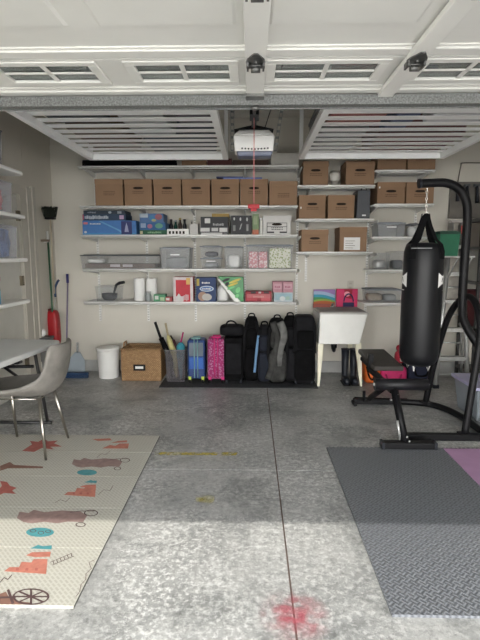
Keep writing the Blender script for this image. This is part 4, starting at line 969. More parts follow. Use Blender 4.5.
b = MB().poly([(q[0]-.13, 5.48, .001), (q[0]+.13, 5.48, .001), (q[0]+.10, 5.57, .16), (q[0]+.03, 5.62, .25), (q[0]-.03, 5.62, .25), (q[0]-.10, 5.57, .16)], (0, .012, 0))
b.build('pan', M('translucent_blue', (.45,.52,.58), .3, var=.05, alpha=.7), t)
MB().tube([(q[0], 5.62, .24), (q[0]-.01, 5.66, .36)], .012, 8).build('handle', frost_m, t)

# ================================================================== LEFT WALL SHELVES + BINS
LS = [(2.115, 'uppermost'), (1.752, 'second'), (1.385, 'third'), (1.025, 'lowest')]
LX = -1.945
for k, (z, n_) in enumerate(LS):
    t = T('wall_shelf', '%s white round-ended shelf on the left wall' % n_, 'shelf', (XL, 3.4, z), 'white shelves on the left wall')
    yE = 4.22; yN = 2.7
    pts = [(XL+.001, yN), (LX, yN)]+[(LX-.04+.04*math.cos(a), yE-.08+.08*math.sin(a)) for a in [PI/2*i/8 for i in range(9)]]+[(XL+.001, yE)]
    MB().poly([(x, y, z-.032) for x, y in pts], (0, 0, .032)).build('board', white_m, t, bevel=.010)
    for y in (3.0, 3.9):
        MB().poly([(XL+.001, y, z-.033), (XL+.30, y, z-.033), (XL+.001, y, z-.06)], (0, .02, 0)).build('bracket', white_m, t)
blu = M('blue_toys', (.07,.16,.42), .6, var=.5, scale=12); redt = M('red_toys', (.70,.08,.05), .6, var=.3, scale=12)
def sidebin(y0, y1, z, h, x1, label, m=None, lid=None):
    return bin_(XL+.04, x1, y0, y1, z, h, label, m=m or M('pale_clear_plastic', (.48,.49,.54), .25, var=.06, alpha=.42), lidm=lid or M('pale_clear_plastic', (0,0,0)))
sidebin(3.42, 3.90, LS[0][0], .27, -1.96, 'frosted grey bin on the uppermost left wall shelf')
sidebin(3.30, 4.02, LS[1][0], .25, -1.965, 'clear bin of red toys on the second left wall shelf')
tag(MB().sup((-2.135, 3.64, LS[1][0]+.10), .145, .30, .09, .3, jit=.06).build('toy_pile', redt), 'red toys heaped inside the clear bin', 'toys')
sidebin(3.22, 4.06, LS[2][0], .27, -1.965, 'clear bin of blue clothes on the third left wall shelf')
tag(MB().sup((-2.135, 3.64, LS[2][0]+.125), .145, .37, .12, .25, jit=.05).build('clothes_pile', blu), 'blue clothes folded inside the clear bin', 'clothes')
z = LS[3][0]
t = T('spray_bottle', 'small red, white and blue bottle on the lowest left wall shelf', 'bottle', (-2.12, 3.74, z))
MB().lathe((-2.01, 3.74, z+.0005), [(.028,0),(.03,.01),(.03,.11)], 14).build('bottle_body', colm('sky_blue_plastic', (.2,.42,.6), .4), t)
MB().lathe((-2.01, 3.74, z+.11), [(.03,0),(.024,.03),(.014,.045),(.014,.08)], 14).build('neck', colm('dark_green_plastic', (.04,.12,.06), .4), t)
MB().box(-2.045, -1.98, 3.72, 3.76, z+.185, z+.22).build('spray_head', red_m, t, bevel=.006)

# ================================================================== FOLDING TABLE
t = T('folding_table', 'light grey plastic folding table by the left wall', 'table', (-1.9, 2.85, 0))
pts = []
TX0, TX1, TY0, TY1 = -2.19, -1.53, 2.40, 3.74; r = .05
b = MB()
out = []
for (cx, cy, a0) in ((TX1-.03, TY1-r, 0), (TX0+r, TY1-r, 90), (TX0+r, TY0+r, 180), (TX1-.03, TY0+r, 270)):
    for i in range(6):
        a = math.radians(a0+90*i/5); ox, oy = cx+r*math.cos(a), cy+r*math.sin(a); out.append((ox+(oy-3.72)*.083, oy-(ox+1.51)*.083))
b.poly([(x, y, .70) for x, y in out], (0, 0, .042))
b.build('tabletop', M('light_grey_plastic', (.60,.61,.60), .38, var=.03, scale=4, bump=.06, bscale=200), t, bevel=.012)
for (y, s_) in ((3.78, 1), (2.55, -1)):
    b = MB(); yt = y-.14*s_
    for x in (-1.69, -2.12): b.tube([(x, yt, .69), (x, y+.03*s_, .03)], .013, 10)
    b.tube([(-2.18, y+.03*s_, .027), (-1.66, y+.03*s_, .027)], .014, 10); b.tube([(-2.14, y-.05*s_, .35), (-1.68, y-.05*s_, .35)], .008, 8)
    b.build('leg_frame', M('dark_steel_tube', (.045,.045,.045), .4, .3), t)
b = MB()
for x in (-1.80, -2.0): b.tube([(x, 3.62, .45), (x, 3.25, .69)], .011, 8)
b.tube([(-2.1, 3.20, .676), (-1.63, 3.20, .676)], .014, 8); b.tube([(-2.1, 3.45, .58), (-1.60, 3.42, .60)], .012, 8); b.tube([(-2.0, 3.62, .45), (-1.8, 3.62, .45)], .01, 8)
b.tube([(-1.62, 3.2, .676), (-1.72, 3.48, .62)], .012, 8)
b.build('folding_brace', black_m, t)

# ================================================================== CHAIR
def chair():
    t = T('shell_chair', 'grey upholstered shell chair with thin metal legs by the table', 'chair', (-1.6, 3.33, 0))
    # profile along the chair: (x, z, halfwidth, side lift)
    prof = [(-2.02, .430, .17, .00), (-2.00, .448, .195, .00), (-1.90, .455, .215, .02), (-1.78, .448, .225, .045), (-1.66, .437, .225, .065), (-1.56, .430, .225, .09), (-1.47, .430, .225, .12),
            (-1.40, .460, .222, .11), (-1.362, .525, .218, .07), (-1.338, .61, .212, .03), (-1.322, .70, .205, .00), (-1.310, .785, .185, .0), (-1.308, .805, .15, 0)]
    b = MB(); nv = 16; rows = []
    for (x, z, hw, lift) in prof:
        row = []
        for j in range(nv+1):
            s_ = -1+2*j/nv; k = abs(s_)**2.2
            # wings: forward (towards -x) for back part, upwards for the seat part
            wx = -.06*k if z > .5 else -.05*k*max(0, (x+1.56)/.15)
            row.append(b.b.verts.new((x+wx, 3.325+s_*hw, z+lift*k)))
        rows.append(row)
    for a, c in zip(rows, rows[1:]):
        for j in range(nv):
            fc = b.b.faces.new((a[j], a[j+1], c[j+1], c[j])); fc.smooth = True
    o = b.build('shell', M('grey_chair_fabric', (.21,.198,.18), .75, var=.22, scale=9, bump=.12, bscale=90), t)
    s = o.modifiers.new('thick', 'SOLIDIFY'); s.thickness = .032; s.offset = 0
    ss = o.modifiers.new('sub', 'SUBSURF'); ss.levels = 1; ss.render_levels = 2
    for (fx, fy, tx, ty) in ((-1.408, 3.112, -1.47, 3.20), (-1.406, 3.515, -1.47, 3.44), (-1.815, 3.535, -1.79, 3.44), (-1.815, 3.112, -1.79, 3.20)):
        MB().tube([(fx, fy, .0125), (tx, ty, .43)], [.009, .0135], 12).build('leg', M('satin_nickel', (.42,.40,.36), .28, 1.0, var=.05), t)
    b = MB(); b.tube([(-1.47, 3.20, .418), (-1.79, 3.20, .418), (-1.79, 3.44, .418), (-1.47, 3.44, .418)], .005, 8, closed=True)
    b.build('seat_bracket', chrome_m, t)
chair()

# ================================================================== PLAY MAT
def playmat():
    x0, x1, y0, y1, zt = -2.28, -.712, 1.745, 3.585, .012
    folds = [3.26, 2.88, 2.50, 2.13]
    m = bpy.data.materials.new('cream_foam'); m.use_nodes = True; N = m.node_tree.nodes; L = m.node_tree.links; bs = N['Principled BSDF']; bs.inputs['Roughness'].default_value = .5
    tc = N.new('ShaderNodeTexCoord'); mp = N.new('ShaderNodeMapping'); mp.inputs['Rotation'].default_value = (0,0,math.radians(45)); L.new(tc.outputs['Object'], mp.inputs[0])
    br = N.new('ShaderNodeTexBrick'); br.inputs['Scale'].default_value = 15; br.inputs['Color1'].default_value = (.46,.445,.385,1); br.inputs['Color2'].default_value = (.435,.42,.365,1); br.inputs['Mortar'].default_value = (.54,.53,.475,1); br.inputs['Mortar Size'].default_value = .06
    L.new(mp.outputs[0], br.inputs['Vector']); L.new(br.outputs['Color'], bs.inputs['Base Color'])
    bp = N.new('ShaderNodeBump'); bp.inputs['Strength'].default_value = .25; bp.inputs['Distance'].default_value = .003; L.new(br.outputs['Fac'], bp.inputs['Height']); L.new(bp.outputs[0], bs.inputs['Normal'])
    cols = {'red': (.40,.12,.10), 'coral': (.50,.19,.14), 'mauve': (.30,.205,.19), 'teal': (.08,.30,.33), 'ink': (.10,.06,.06), 'brown': (.24,.13,.10), 'edge': (.10,.10,.09)}
    keys = list(cols); mats = [m]+[colm('mat_print_'+k, cols[k], .6, var=.15, scale=30) for k in keys]
    b = MB(); ys = [y0]+sorted(folds)+[y1]
    for a, c in zip(ys, ys[1:]): b.box(x0, x1, a+.003, c-.003, .0005, zt)
    b.box(x0, x1-.001, y0+.002, y1-.001, .0005, zt-.004)
    b.box(x1-.0005, x1+.0008, y0, y1, .0005, zt-.003, 1+keys.index('edge'))
    lay = [0]
    def P(px, py):
        q = aZ(px, py, zt); return (min(q[0], x1-.004), max(min(q[1], y1-.004), y0+.004))
    def shape(pts, key, inpx=True):
        lay[0] += 1; zz = zt+.0004+lay[0]*.00003
        p = [P(*q) if inpx else q for q in pts]
        b.poly([(x, y, zz) for x, y in p], (0,0,-.0003), 1+keys.index(key))
    def line(pts, key='ink', w_=.006):
        lay[0] += 1; zz = zt+.0006+lay[0]*.00003; Q = [P(*q) for q in pts]
        for (ax, ay), (bx_, by) in zip(Q, Q[1:]):
            d = Vector((bx_-ax, by-ay)); 
            if d.length < 1e-4: continue
            n = Vector((-d.y, d.x)).normalized()*w_/2
            b.poly([(ax+n.x, ay+n.y, zz), (bx_+n.x, by+n.y, zz), (bx_-n.x, by-n.y, zz), (ax-n.x, ay-n.y, zz)], (0,0,-.0002), 1+keys.index(key))
    def el(cx, cy, rx, ry, key, n=20, wob=0, seed=0):
        r_ = random.Random(seed); shape([(cx+rx*math.cos(2*PI*i/n)*(1+wob*r_.uniform(-1,1)), cy+ry*math.sin(2*PI*i/n)*(1+wob*r_.uniform(-1,1))) for i in range(n)], key)
    # crouching bear-like bands, balloons, pine trees, houses, wheels
    def beast(cx, cy, s_):
        shape([(cx-27*s_, cy+1*s_), (cx-25*s_, cy-4*s_), (cx-18*s_, cy-3*s_), (cx-14*s_, cy-5.5*s_), (cx-6*s_, cy-3.6*s_), (cx+8*s_, cy-5*s_), (cx+22*s_, cy-4*s_), (cx+27*s_, cy-1*s_), (cx+24*s_, cy+4*s_), (cx+12*s_, cy+3.6*s_), (cx+4*s_, cy+5*s_), (cx-6*s_, cy+3.8*s_), (cx-16*s_, cy+5*s_), (cx-22*s_, cy+4*s_)], 'mauve')
        line([(cx+14*s_, cy-3.5*s_), (cx+22*s_, cy-4.5*s_), (cx+33*s_, cy-4.5*s_)], 'ink'); ring(cx+30*s_, cy-3*s_, 5*s_, 2.2*s_)
        ring(cx+22*s_, cy+6*s_, 3.5*s_, 1.6*s_)
    def ring(cx, cy, rx, ry, n=22, spokes=0, w_=.006):
        line([(cx+rx*math.cos(2*PI*i/n), cy+ry*math.sin(2*PI*i/n)) for i in range(n+1)], 'ink', w_)
        for k in range(spokes):
            a = 2*PI*k/spokes; line([(cx, cy), (cx+rx*math.cos(a), cy+ry*math.sin(a))], 'ink', w_)
    def houses(x_, y_, s_):
        shape([(x_, y_+4*s_), (x_+4*s_, y_+1*s_), (x_+11*s_, y_+1*s_), (x_+13*s_, y_-3*s_), (x_+20*s_, y_-2.4*s_), (x_+22*s_, y_-5*s_), (x_+32*s_, y_-5*s_), (x_+31*s_, y_+6*s_), (x_+15*s_, y_+5*s_)], 'coral')
        for k in range(3): shape([(x_+(9+7*k)*s_, y_+1.6*s_), (x_+(11+7*k)*s_, y_+1.6*s_), (x_+(10.6+7*k)*s_, y_+3.6*s_), (x_+(8.6+7*k)*s_, y_+3.4*s_)], 'red')
    beast(97, 463, .93); el(87, 472.5, 10, 2.9, 'teal'); shape([(84,482.5),(91,480),(93,480.8),(97,480.6),(96.5,483)], 'teal')
    shape([(80,486.5),(86,485),(96,484.6),(96,487),(82,487.5)], 'coral'); houses(64, 491, 1.0)
    shape([(102,448.5),(110,445),(115,446),(120,443.5),(129,443.6),(128,448.6)], 'coral'); shape([(111,443),(118,441),(127,440.4),(127,442.4)], 'coral'); shape([(92,439.2),(110,438.4),(112,440.4),(98,441)], 'coral')
    shape([(22,451),(32,444.5),(30,441),(38,442),(44,438.8),(48,441.4),(58,440.6),(54,443.4),(62,446.6),(50,446.8),(54,449.6),(42,448),(34,452)], 'red')
    shape([(0,466),(10,462),(14,465),(43,466.6),(43,468.4),(8,468.4),(0,471)], 'brown')
    shape([(-4,492),(2,486),(0,481),(7,482),(10,486),(17,488),(12,490.6),(16,494),(4,493),(-2,496)], 'red')
    beast(52, 517, 1.3); el(40, 532.4, 14, 4.6, 'teal'); shape([(30.5,548.6),(38,545),(43,546.4),(52,545.4),(51.5,549.6)], 'teal')
    shape([(26,555.6),(32,552.4),(51,552),(50,556.8),(35,557.4)], 'coral'); houses(4, 566, 1.36)
    for cx, cy, rx, ry in ((33, 531, 3, 1.4), (41, 533, 3, 1.5), (48, 531.6, 2.6, 1.3)): ring(cx, cy, rx, ry, 10, 0, .004)
    for i in range(6): line([(53+i*3.6, 561.5-i*1.5), (54+i*3.6, 564.5-i*1.5)], 'ink', .003)
    line([(50, 562.6), (72, 553.4)], 'ink', .003); line([(52, 565.6), (74, 556.4)], 'ink', .003)
    shape([(-4,606),(0,594),(6,592),(9,598),(16,597),(14,601),(30,603),(34,605.8)], 'brown'); ring(31, 597, 17.5, 7.6, 28, 8, .008); line([(8, 590), (13, 604)], 'ink', .01); line([(0, 598), (16, 597.5)], 'ink', .012)
    line([(95,560),(89,563),(92,569),(86,574),(89,580),(81,585),(84,592),(76,597)], 'ink', .0025)
    line([(98,495),(104,490),(110,491),(113,486)], 'ink', .003); line([(55,503),(60,500),(66,502),(70,498)], 'ink', .003); line([(0,583),(4,578),(8,580),(12,575)], 'ink', .004); line([(97,458),(101,454),(106,455),(110,451)], 'ink', .003)
    o = b.build('play_mat', mats); tag(o, 'cream folding foam play mat printed with coral houses and teal shapes', 'play mat')
playmat()

# ================================================================== FLOOR STAINS / MARKS (thin films on the concrete)
def flatmark(name, pts, m, z=.0006, fn=aZ):
    b = MB(); b.poly([(*fn(px, py, 0), z) for px, py in pts], (0,0,-.0004)); o = b.build(name, m); return o
def stain_mat(name, col, c, r, dens=.5, sc=14):
    """pigment that fades out from its centre with ragged edges"""
    m = bpy.data.materials.new(name); m.use_nodes = True; N = m.node_tree.nodes; L = m.node_tree.links; bs = N['Principled BSDF']
    bs.inputs['Base Color'].default_value = (*col, 1); bs.inputs['Roughness'].default_value = .8
    tc = N.new('ShaderNodeTexCoord'); d = N.new('ShaderNodeVectorMath'); d.operation = 'DISTANCE'; d.inputs[1].default_value = (c[0], c[1], 0); L.new(tc.outputs['Object'], d.inputs[0])
    mr = N.new('ShaderNodeMapRange'); mr.inputs[1].default_value = r; mr.inputs[2].default_value = r*.15; mr.inputs[3].default_value = 0; mr.inputs[4].default_value = 1; L.new(d.outputs['Value'], mr.inputs[0])
    n = N.new('ShaderNodeTexNoise'); n.inputs['Scale'].default_value = sc; n.inputs['Detail'].default_value = 6; L.new(tc.outputs['Object'], n.inputs['Vector'])
    rp = N.new('ShaderNodeValToRGB'); rp.color_ramp.elements[0].position = .38; rp.color_ramp.elements[1].position = .62; L.new(n.outputs['Fac'], rp.inputs[0])
    mu = N.new('ShaderNodeMath'); mu.operation = 'MULTIPLY'; L.new(mr.outputs[0], mu.inputs[0]); L.new(rp.outputs[0], mu.inputs[1])
    m2 = N.new('ShaderNodeMath'); m2.operation = 'MULTIPLY'; m2.inputs[1].default_value = dens; L.new(mu.outputs[0], m2.inputs[0]); L.new(m2.outputs[0], bs.inputs['Alpha'])
    MATS[name] = m; return m
c = aZ(295, 616, 0)
o = MB().poly([(c[0]+.16*math.cos(2*PI*i/24), c[1]+.16*math.sin(2*PI*i/24), .0012) for i in range(24)], (0,0,-.0004)).build('floor_stain', stain_mat('pink_stain', (.55,.11,.15), c, .15, .45, 18)); tag(o, 'pink chalk stain on the floor joint near the front', 'stain')
ym = stain_mat('yellow_chalk', (.62,.52,.14), aZ(200, 453, 0), .9, .75, 20)
o = flatmark('chalk_line', [(155,452),(205,452.6),(238,452),(236,455.5),(205,455.2),(155,455)], ym); tag(o, 'faint yellow chalk line across the floor beside the play mat', 'chalk mark')
c = aZ(205, 500, 0)
o = MB().poly([(c[0]+.06*math.cos(2*PI*i/16), c[1]+.10*math.sin(2*PI*i/16), .0012) for i in range(16)], (0,0,-.0004)).build('floor_stain', stain_mat('yellow_spot', (.60,.52,.14), c, .07, .5, 20)); tag(o, 'small faint yellow spot on the middle of the floor', 'stain')

# ================================================================== DARK EXERCISE MAT + PINK YOGA MAT
def platemat():
    m = bpy.data.materials.new('diamond_foam'); m.use_nodes = True; N = m.node_tree.nodes; L = m.node_tree.links; bs = N['Principled BSDF']; bs.inputs['Roughness'].default_value = .42
    tc = N.new('ShaderNodeTexCoord'); mp = N.new('ShaderNodeMapping'); mp.inputs['Rotation'].default_value = (0,0,math.radians(45)); L.new(tc.outputs['Object'], mp.inputs[0])
    ck = N.new('ShaderNodeTexChecker'); ck.inputs['Scale'].default_value = 38; L.new(mp.outputs[0], ck.inputs['Vector'])
    w1 = N.new('ShaderNodeTexWave'); w1.inputs['Scale'].default_value = 18; w1.bands_direction = 'X'; L.new(mp.outputs[0], w1.inputs['Vector'])
    w2 = N.new('ShaderNodeTexWave'); w2.inputs['Scale'].default_value = 18; w2.bands_direction = 'Y'; L.new(mp.outputs[0], w2.inputs['Vector'])
    mx = N.new('ShaderNodeMix'); mx.data_type = 'FLOAT'; L.new(ck.outputs['Fac'], mx.inputs[0]); L.new(w1.outputs['Fac'], mx.inputs[2]); L.new(w2.outputs['Fac'], mx.inputs[3])
    rp = N.new('ShaderNodeValToRGB'); rp.color_ramp.elements[0].color = (.10,.108,.12,1); rp.color_ramp.elements[1].color = (.20,.21,.23,1); L.new(mx.outputs[0], rp.inputs[0]); L.new(rp.outputs[0], bs.inputs['Base Color'])
    bp = N.new('ShaderNodeBump'); bp.inputs['Strength'].default_value = .5; bp.inputs['Distance'].default_value = .004; L.new(mx.outputs[0], bp.inputs['Height']); L.new(bp.outputs[0], bs.inputs['Normal'])
    MATS['pl'] = m; return m
b = MB(); x0, x1, y0, y1 = .56, 2.40, 1.73, 3.385
pts = [(x0, y0), (x1, y0), (x1, y1)]
n = 60
for i in range(n):
    xa = x1-(x1-x0)*i/n; xb = x1-(x1-x0)*(i+.5)/n
    pts += [(xa, y1), (xa-.004, y1+.014), (xb+.004, y1+.014), (xb, y1)]
pts.append((x0, y1))
b.poly([(x, y, .0005) for x, y in pts], (0,0,.0115))
tag(b.build('exercise_mat', platemat()), 'dark grey diamond-textured foam mat on the right side of the floor', 'mat')
b = MB(); b.box(1.405, 2.05, 1.6, 3.37, .0125, .0175)
tag(b.build('yoga_mat', M('pink_yoga_foam', (.42,.25,.41), .7, var=.06, bump=.15, bscale=200), bevel=.002), 'mauve pink yoga mat lying on the dark grey foam mat', 'yoga mat')

# ================================================================== BAG STAND + HEAVY BAG
SY = 3.94
t = T('bag_stand', 'black tubular steel stand with a tall curved arm', 'boxing stand', (1.7, SY, 0))
A1 = aY(470, 205, SY); TP = aY(419, 184, SY)
pole = smoothpath([(1.93, SY-.17, .40), (1.875, SY-.06, .64), (1.765, SY, .84), (1.725, SY, 1.02), (1.722, SY, 1.5), (1.722, SY, 1.70), (1.705, SY, 1.83), (1.64, SY, 1.93), (1.54, SY, 1.975), (1.42, SY, 1.975), (1.335, SY, 1.972)], 6)
MB().tube(pole, .034, 16).build('main_pole', black_m, t)
MB().tube([(1.322, SY, 1.971), (1.342, SY, 1.973)], .037, 16).build('end_cap', rubber_m, t)
MB().tube([(1.93, SY-.17, .40), (1.99, 3.575, .045)], .034, 12).build('rear_leg', black_m, t)
archp = smoothpath([(1.645, 3.577, .03), (1.70, 3.61, .45), (1.752, 3.66, .80), (1.765, 3.76, 1.0), (1.775, SY, 1.075), (1.755, 4.12, 1.0), (1.71, 4.22, .80), (1.665, 4.32, .40), (1.633, 4.382, .03)], 6)
MB().tube(archp, .027, 14).build('arch_frame', black_m, t)
MB().tube(smoothpath([(1.0, 4.50, .03), (1.3, 4.47, .03), (1.633, 4.395, .03), (1.76, 4.25, .03), (1.82, 4.0, .03), (1.83, 3.72, .03), (1.86, 3.585, .03), (2.0, 3.555, .03)], 5), .028, 12).build('base_tube', black_m, t)
MB().box(1.20, 2.3, 3.545, 3.605, .003, .05).build('front_base_bar', black_m, t, bevel=.004)
for (x, y) in ((1.645, 3.577), (1.633, 4.385)): MB().box(x-.045, x+.045, y-.035, y+.035, .045, .058).build('foot_plate', black_m, t)
b = MB()
for i in range(6): b.tube(arc((1.86, 3.70, .60-i*.02), .03, 0, 330, 10, 'xy'), .004, 6)
b.build('spare_chain', alu_m, t)
# bag
BX, BY = 1.392, SY; zb, zt = .505, 1.50; R_ = .156
t = T('punch_bag', 'black vinyl heavy punch bag hanging from the curved arm', 'punch bag', (BX, BY, zb))
prof = [(.0, .0), (.06, .001), (.10, .008), (.132, .028), (.149, .06), (R_, .11), (R_+.002, .4), (R_, .75), (R_-.002, .93), (R_-.012, .970), (.13, .995), (.06, 1.005), (0, 1.007)]
MB().lathe((BX, BY, zb), prof, 48, cap=False).build('bag_body', bag_m, t)
top = 1.738
for i in range(4):
    a = math.radians(40+90*i); ca, sa = math.cos(a), math.sin(a)
    n_ = Vector((-sa, ca, 0))*.028
    P_ = [Vector((BX+ca*.012, BY+sa*.012, top)), Vector((BX+ca*.045, BY+sa*.045, 1.64)), Vector((BX+ca*.095, BY+sa*.095, 1.535)), Vector((BX+ca*.140, BY+sa*.140, 1.497)), Vector((BX+ca*.159, BY+sa*.159, 1.44)), Vector((BX+ca*.160, BY+sa*.160, 1.38))]
    b = MB(); o_ = Vector((ca, sa, .3))*.003
    for p, q in zip(P_, P_[1:]): b.poly([p-n_, q-n_, q+n_, p+n_], o_)
    b.build('hanging_strap', strap_m, t)
b = MB(); z = 1.738
for i in range(9):
    rot = i % 2; cx, cz = BX, z+.012+i*.026
    pts = [(cx+(0 if rot else .008*math.cos(a)), BY+(.008*math.cos(a) if rot else 0), cz+.016*math.sin(a)) for a in [2*PI*k/14 for k in range(14)]]
    b.tube(pts, .003, 6, closed=True, up=(1, .3, .2))
b.tube([(BX+.022*math.cos(a), BY, 1.731+.018*math.sin(a)) for a in [2*PI*k/16 for k in range(16)]], .004, 6, closed=True, up=(0,1,0))
part(b.build('chain', chrome_m, t), 'silver chain and ring')
def onbag(cu, cv, pts, name, m, parent, rad=R_+.0022):
    b = MB(); b.poly([(BX+rad*math.sin(cu+u/R_), BY-rad*math.cos(cu+u/R_), cv+v) for u, v in pts], (0, 0, 0.00001)); return b.build(name, m, parent)
def strip(cu, cv, u0, u1, v0, v1, m, name, rad=R_+.0025, skew=0):
    b = MB(); n = 8; prev = None
    for i in range(n+1):
        u = u0+(u1-u0)*i/n; a = cu+u/R_; p = (BX+rad*math.sin(a), BY-rad*math.cos(a))
        cur = (b.b.verts.new((p[0], p[1], cv+v0+skew*u)), b.b.verts.new((p[0], p[1], cv+v1+skew*u)))
        if prev: b.b.faces.new((prev[0], cur[0], cur[1], prev[1]))
        prev = cur
    return b.build(name, m, t)
phi0 = math.atan2(BX, BY)      # front of the bag as seen from the room
for s_ in (-1, 1):
    cu = -phi0 + s_*1.22
    b = MB(); rad = R_+.0025; n = 9
    # concave-edged diamond badge with a cut-out triangle
    def pt(u, v): a = cu+u/R_; return (BX+rad*math.sin(a), BY-rad*math.cos(a), 1.215+v)
    cols = []
    for i in range(n+1):
        u = -.06+.12*i/n; k = abs(u)/.06; hh = .030+.030*k**1.4
        cols.append((b.b.verts.new(pt(u, -hh)), b.b.verts.new(pt(u, hh))))
    for p, q in zip(cols, cols[1:]): b.b.faces.new((p[0], q[0], q[1], p[1]))
    bd = b.build('badge', wpaper_m, t)
    b = MB(); rad = R_+.004
    b.poly([pt(-.022, -.016), pt(-.016, -.016), pt(0, .014), pt(.016, -.016), pt(.022, -.016), pt(.003, .022), pt(-.003, .022)], (0,0,.00001)); b.build('badge_letter', ink_m, bd)
for u0 in (-.36, -.26, .24): strip(-phi0, 1.13, u0*.8, u0*.8+.05, 0, .006, wpaper_m, 'small_lettering')
strip(-phi0, 1.462, -.10, .06, 0, .006, colm('grey_stitch', (.3,.3,.3), .7), 'top_stitching', rad=R_+.001)
for a in (-2.2, -.7, .8):
    MB().tube([(BX+.10*math.sin(a), BY-.10*math.cos(a), zb+.01), (BX+.085*math.sin(a), BY-.085*math.cos(a), zb-.035), (BX+.075*math.sin(a), BY-.075*math.cos(a), zb-.005)], .005, 6).build('bottom_loop', M('white_webbing', (.6,.6,.58), .7), t)

# ================================================================== WEIGHT BENCH
t = T('weight_bench', 'black weight bench with padded slab and foam roller', 'bench', (1.15, 3.9, 0))
MB().box(.96, 1.35, 3.35, 3.42, .013, .06).build('front_foot', black_m, t, bevel=.006)
for x in (.955, 1.335): MB().box(x, x+.02, 3.345, 3.425, .0125, .065).build('foot_cap', rubber_m, t, bevel=.004)
MB().tube([(1.135, 3.40, .05), (1.10, 3.60, .40)], .03, 4, up=(0,1,0)).build('front_post', black_m, t)
MB().tube([(1.105, 3.42, .06), (1.085, 3.44, .20)], .010, 8).build('adjuster_pin', alu_m, t)
MB().tube([(1.05, 3.66, .40), (1.13, 4.45, .06)], .028, 4, up=(0,1,0)).build('rear_post', black_m, t)
MB().tube([(.955, 3.62, .425), (1.36, 3.62, .425)], .045, 24).build('foam_roller', pad_m, t)
MB().tube([(.945, 3.62, .425), (1.372, 3.62, .425)], .014, 12).build('roller_axle', alu_m, t)
a = MB().box(1.07, 1.11, 3.60, 4.30, .36, .40); a.box(1.07, 1.11, 4.28, 4.34, .36, .52); a.build('spine_beam', black_m, t)
b = MB(); b.poly([(1.085, 4.16, .395), (1.35, 4.16, .395), (1.35, 4.80, .425), (1.085, 4.80, .425)], (0, 0, .045)); b.build('back_pad', slab_m, t, bevel=.012)
MB().box(1.10, 1.14, 4.25, 4.75, .365, .40).build('pad_support', black_m, t)
MB().box(.985, 1.50, 4.44, 4.50, .003, .05).box(.97, 1.0, 4.38, 4.50, .003, .03).build('rear_foot', black_m, t, bevel=.004)
MB().tube([(1.07, 4.42, .04), (1.07, 4.42, .14)], .014, 8).build('knob_post', black_m, t)
b = MB()
for (x, y, z) in ((1.115, 3.565, .36), (1.14, 3.375, .10), (1.16, 3.375, .066)): b.sup((x, y, z), .008, .008, .008, 1, 8, 6)
b.build('bolts', alu_m, t)
for i in range(3): MB().tube([(1.33+i*.03, 4.425, .052), (1.33+i*.03, 4.445, .052)], .01, 8).build('bolt', alu_m, t)
# bags on floor behind the bench
t = T('gym_bag', 'orange gym bag on the floor behind the bench pad', 'bag', (1.28, 5.25, 0))
MB().sup((1.34, 5.28, .125), .09, .13, .125, .5, jit=.05).build('bag_body', M('orange_fabric', (.62,.13,.02), .7, var=.2), t)
MB().tube(smoothpath([(1.27, 5.16, .20), (1.29, 5.13, .10), (1.33, 5.13, .06), (1.36, 5.14, .15)], 4), .010, 8).build('strap', blk_m, t)
t = T('gym_bag', 'magenta pink gym bag behind the bench beside the orange bag', 'bag', (1.55, 5.25, 0))
MB().sup((1.57, 5.26, .10), .145, .13, .10, .4, jit=.03).build('bag_body', M('magenta_fabric', (.48,.02,.12), .7, var=.15), t)
MB().tube(smoothpath([(1.47, 5.13, .12), (1.50, 5.10, .06), (1.6, 5.10, .06), (1.64, 5.13, .12)], 4), .010, 8).build('strap', M('dark_magenta', (.3,.01,.07), .7), t)
t = T('duffel_bag', 'dark navy duffel bag beside the magenta gym bag', 'bag', (1.86, 5.3, 0))
MB().sup((1.88, 5.34, .12), .15, .15, .12, .5, jit=.04).build('bag_body', M('dark_navy_fabric2', (.014,.018,.04), .85, var=.3), t)
MB().tube(smoothpath([(1.80, 5.2, .18), (1.82, 5.17, .10), (1.92, 5.17, .10), (1.96, 5.2, .18)], 4), .010, 8).build('strap', blk_m, t)
c = aY(394.5, 351, 5.45)
t = T('toy_figure', 'small red and white stuffed toy on the magenta bag', 'toy', (c[0], 5.3, .201))
MB().sup((c[0]+.02, 5.32, .275), .055, .05, .07, .7, 16, 10).build('body', M('dark_red_plush', (.35,.02,.04), .8, var=.2), t)
MB().sup((c[0]+.03, 5.275, .27), .022, .02, .04, .8, 12, 8).build('belly', wpaper_m, t)
MB().sup((c[0]+.02, 5.32, .375), .04, .04, .04, .9, 16, 10).build('head', M('dark_red_plush', (0,0,0)), t)

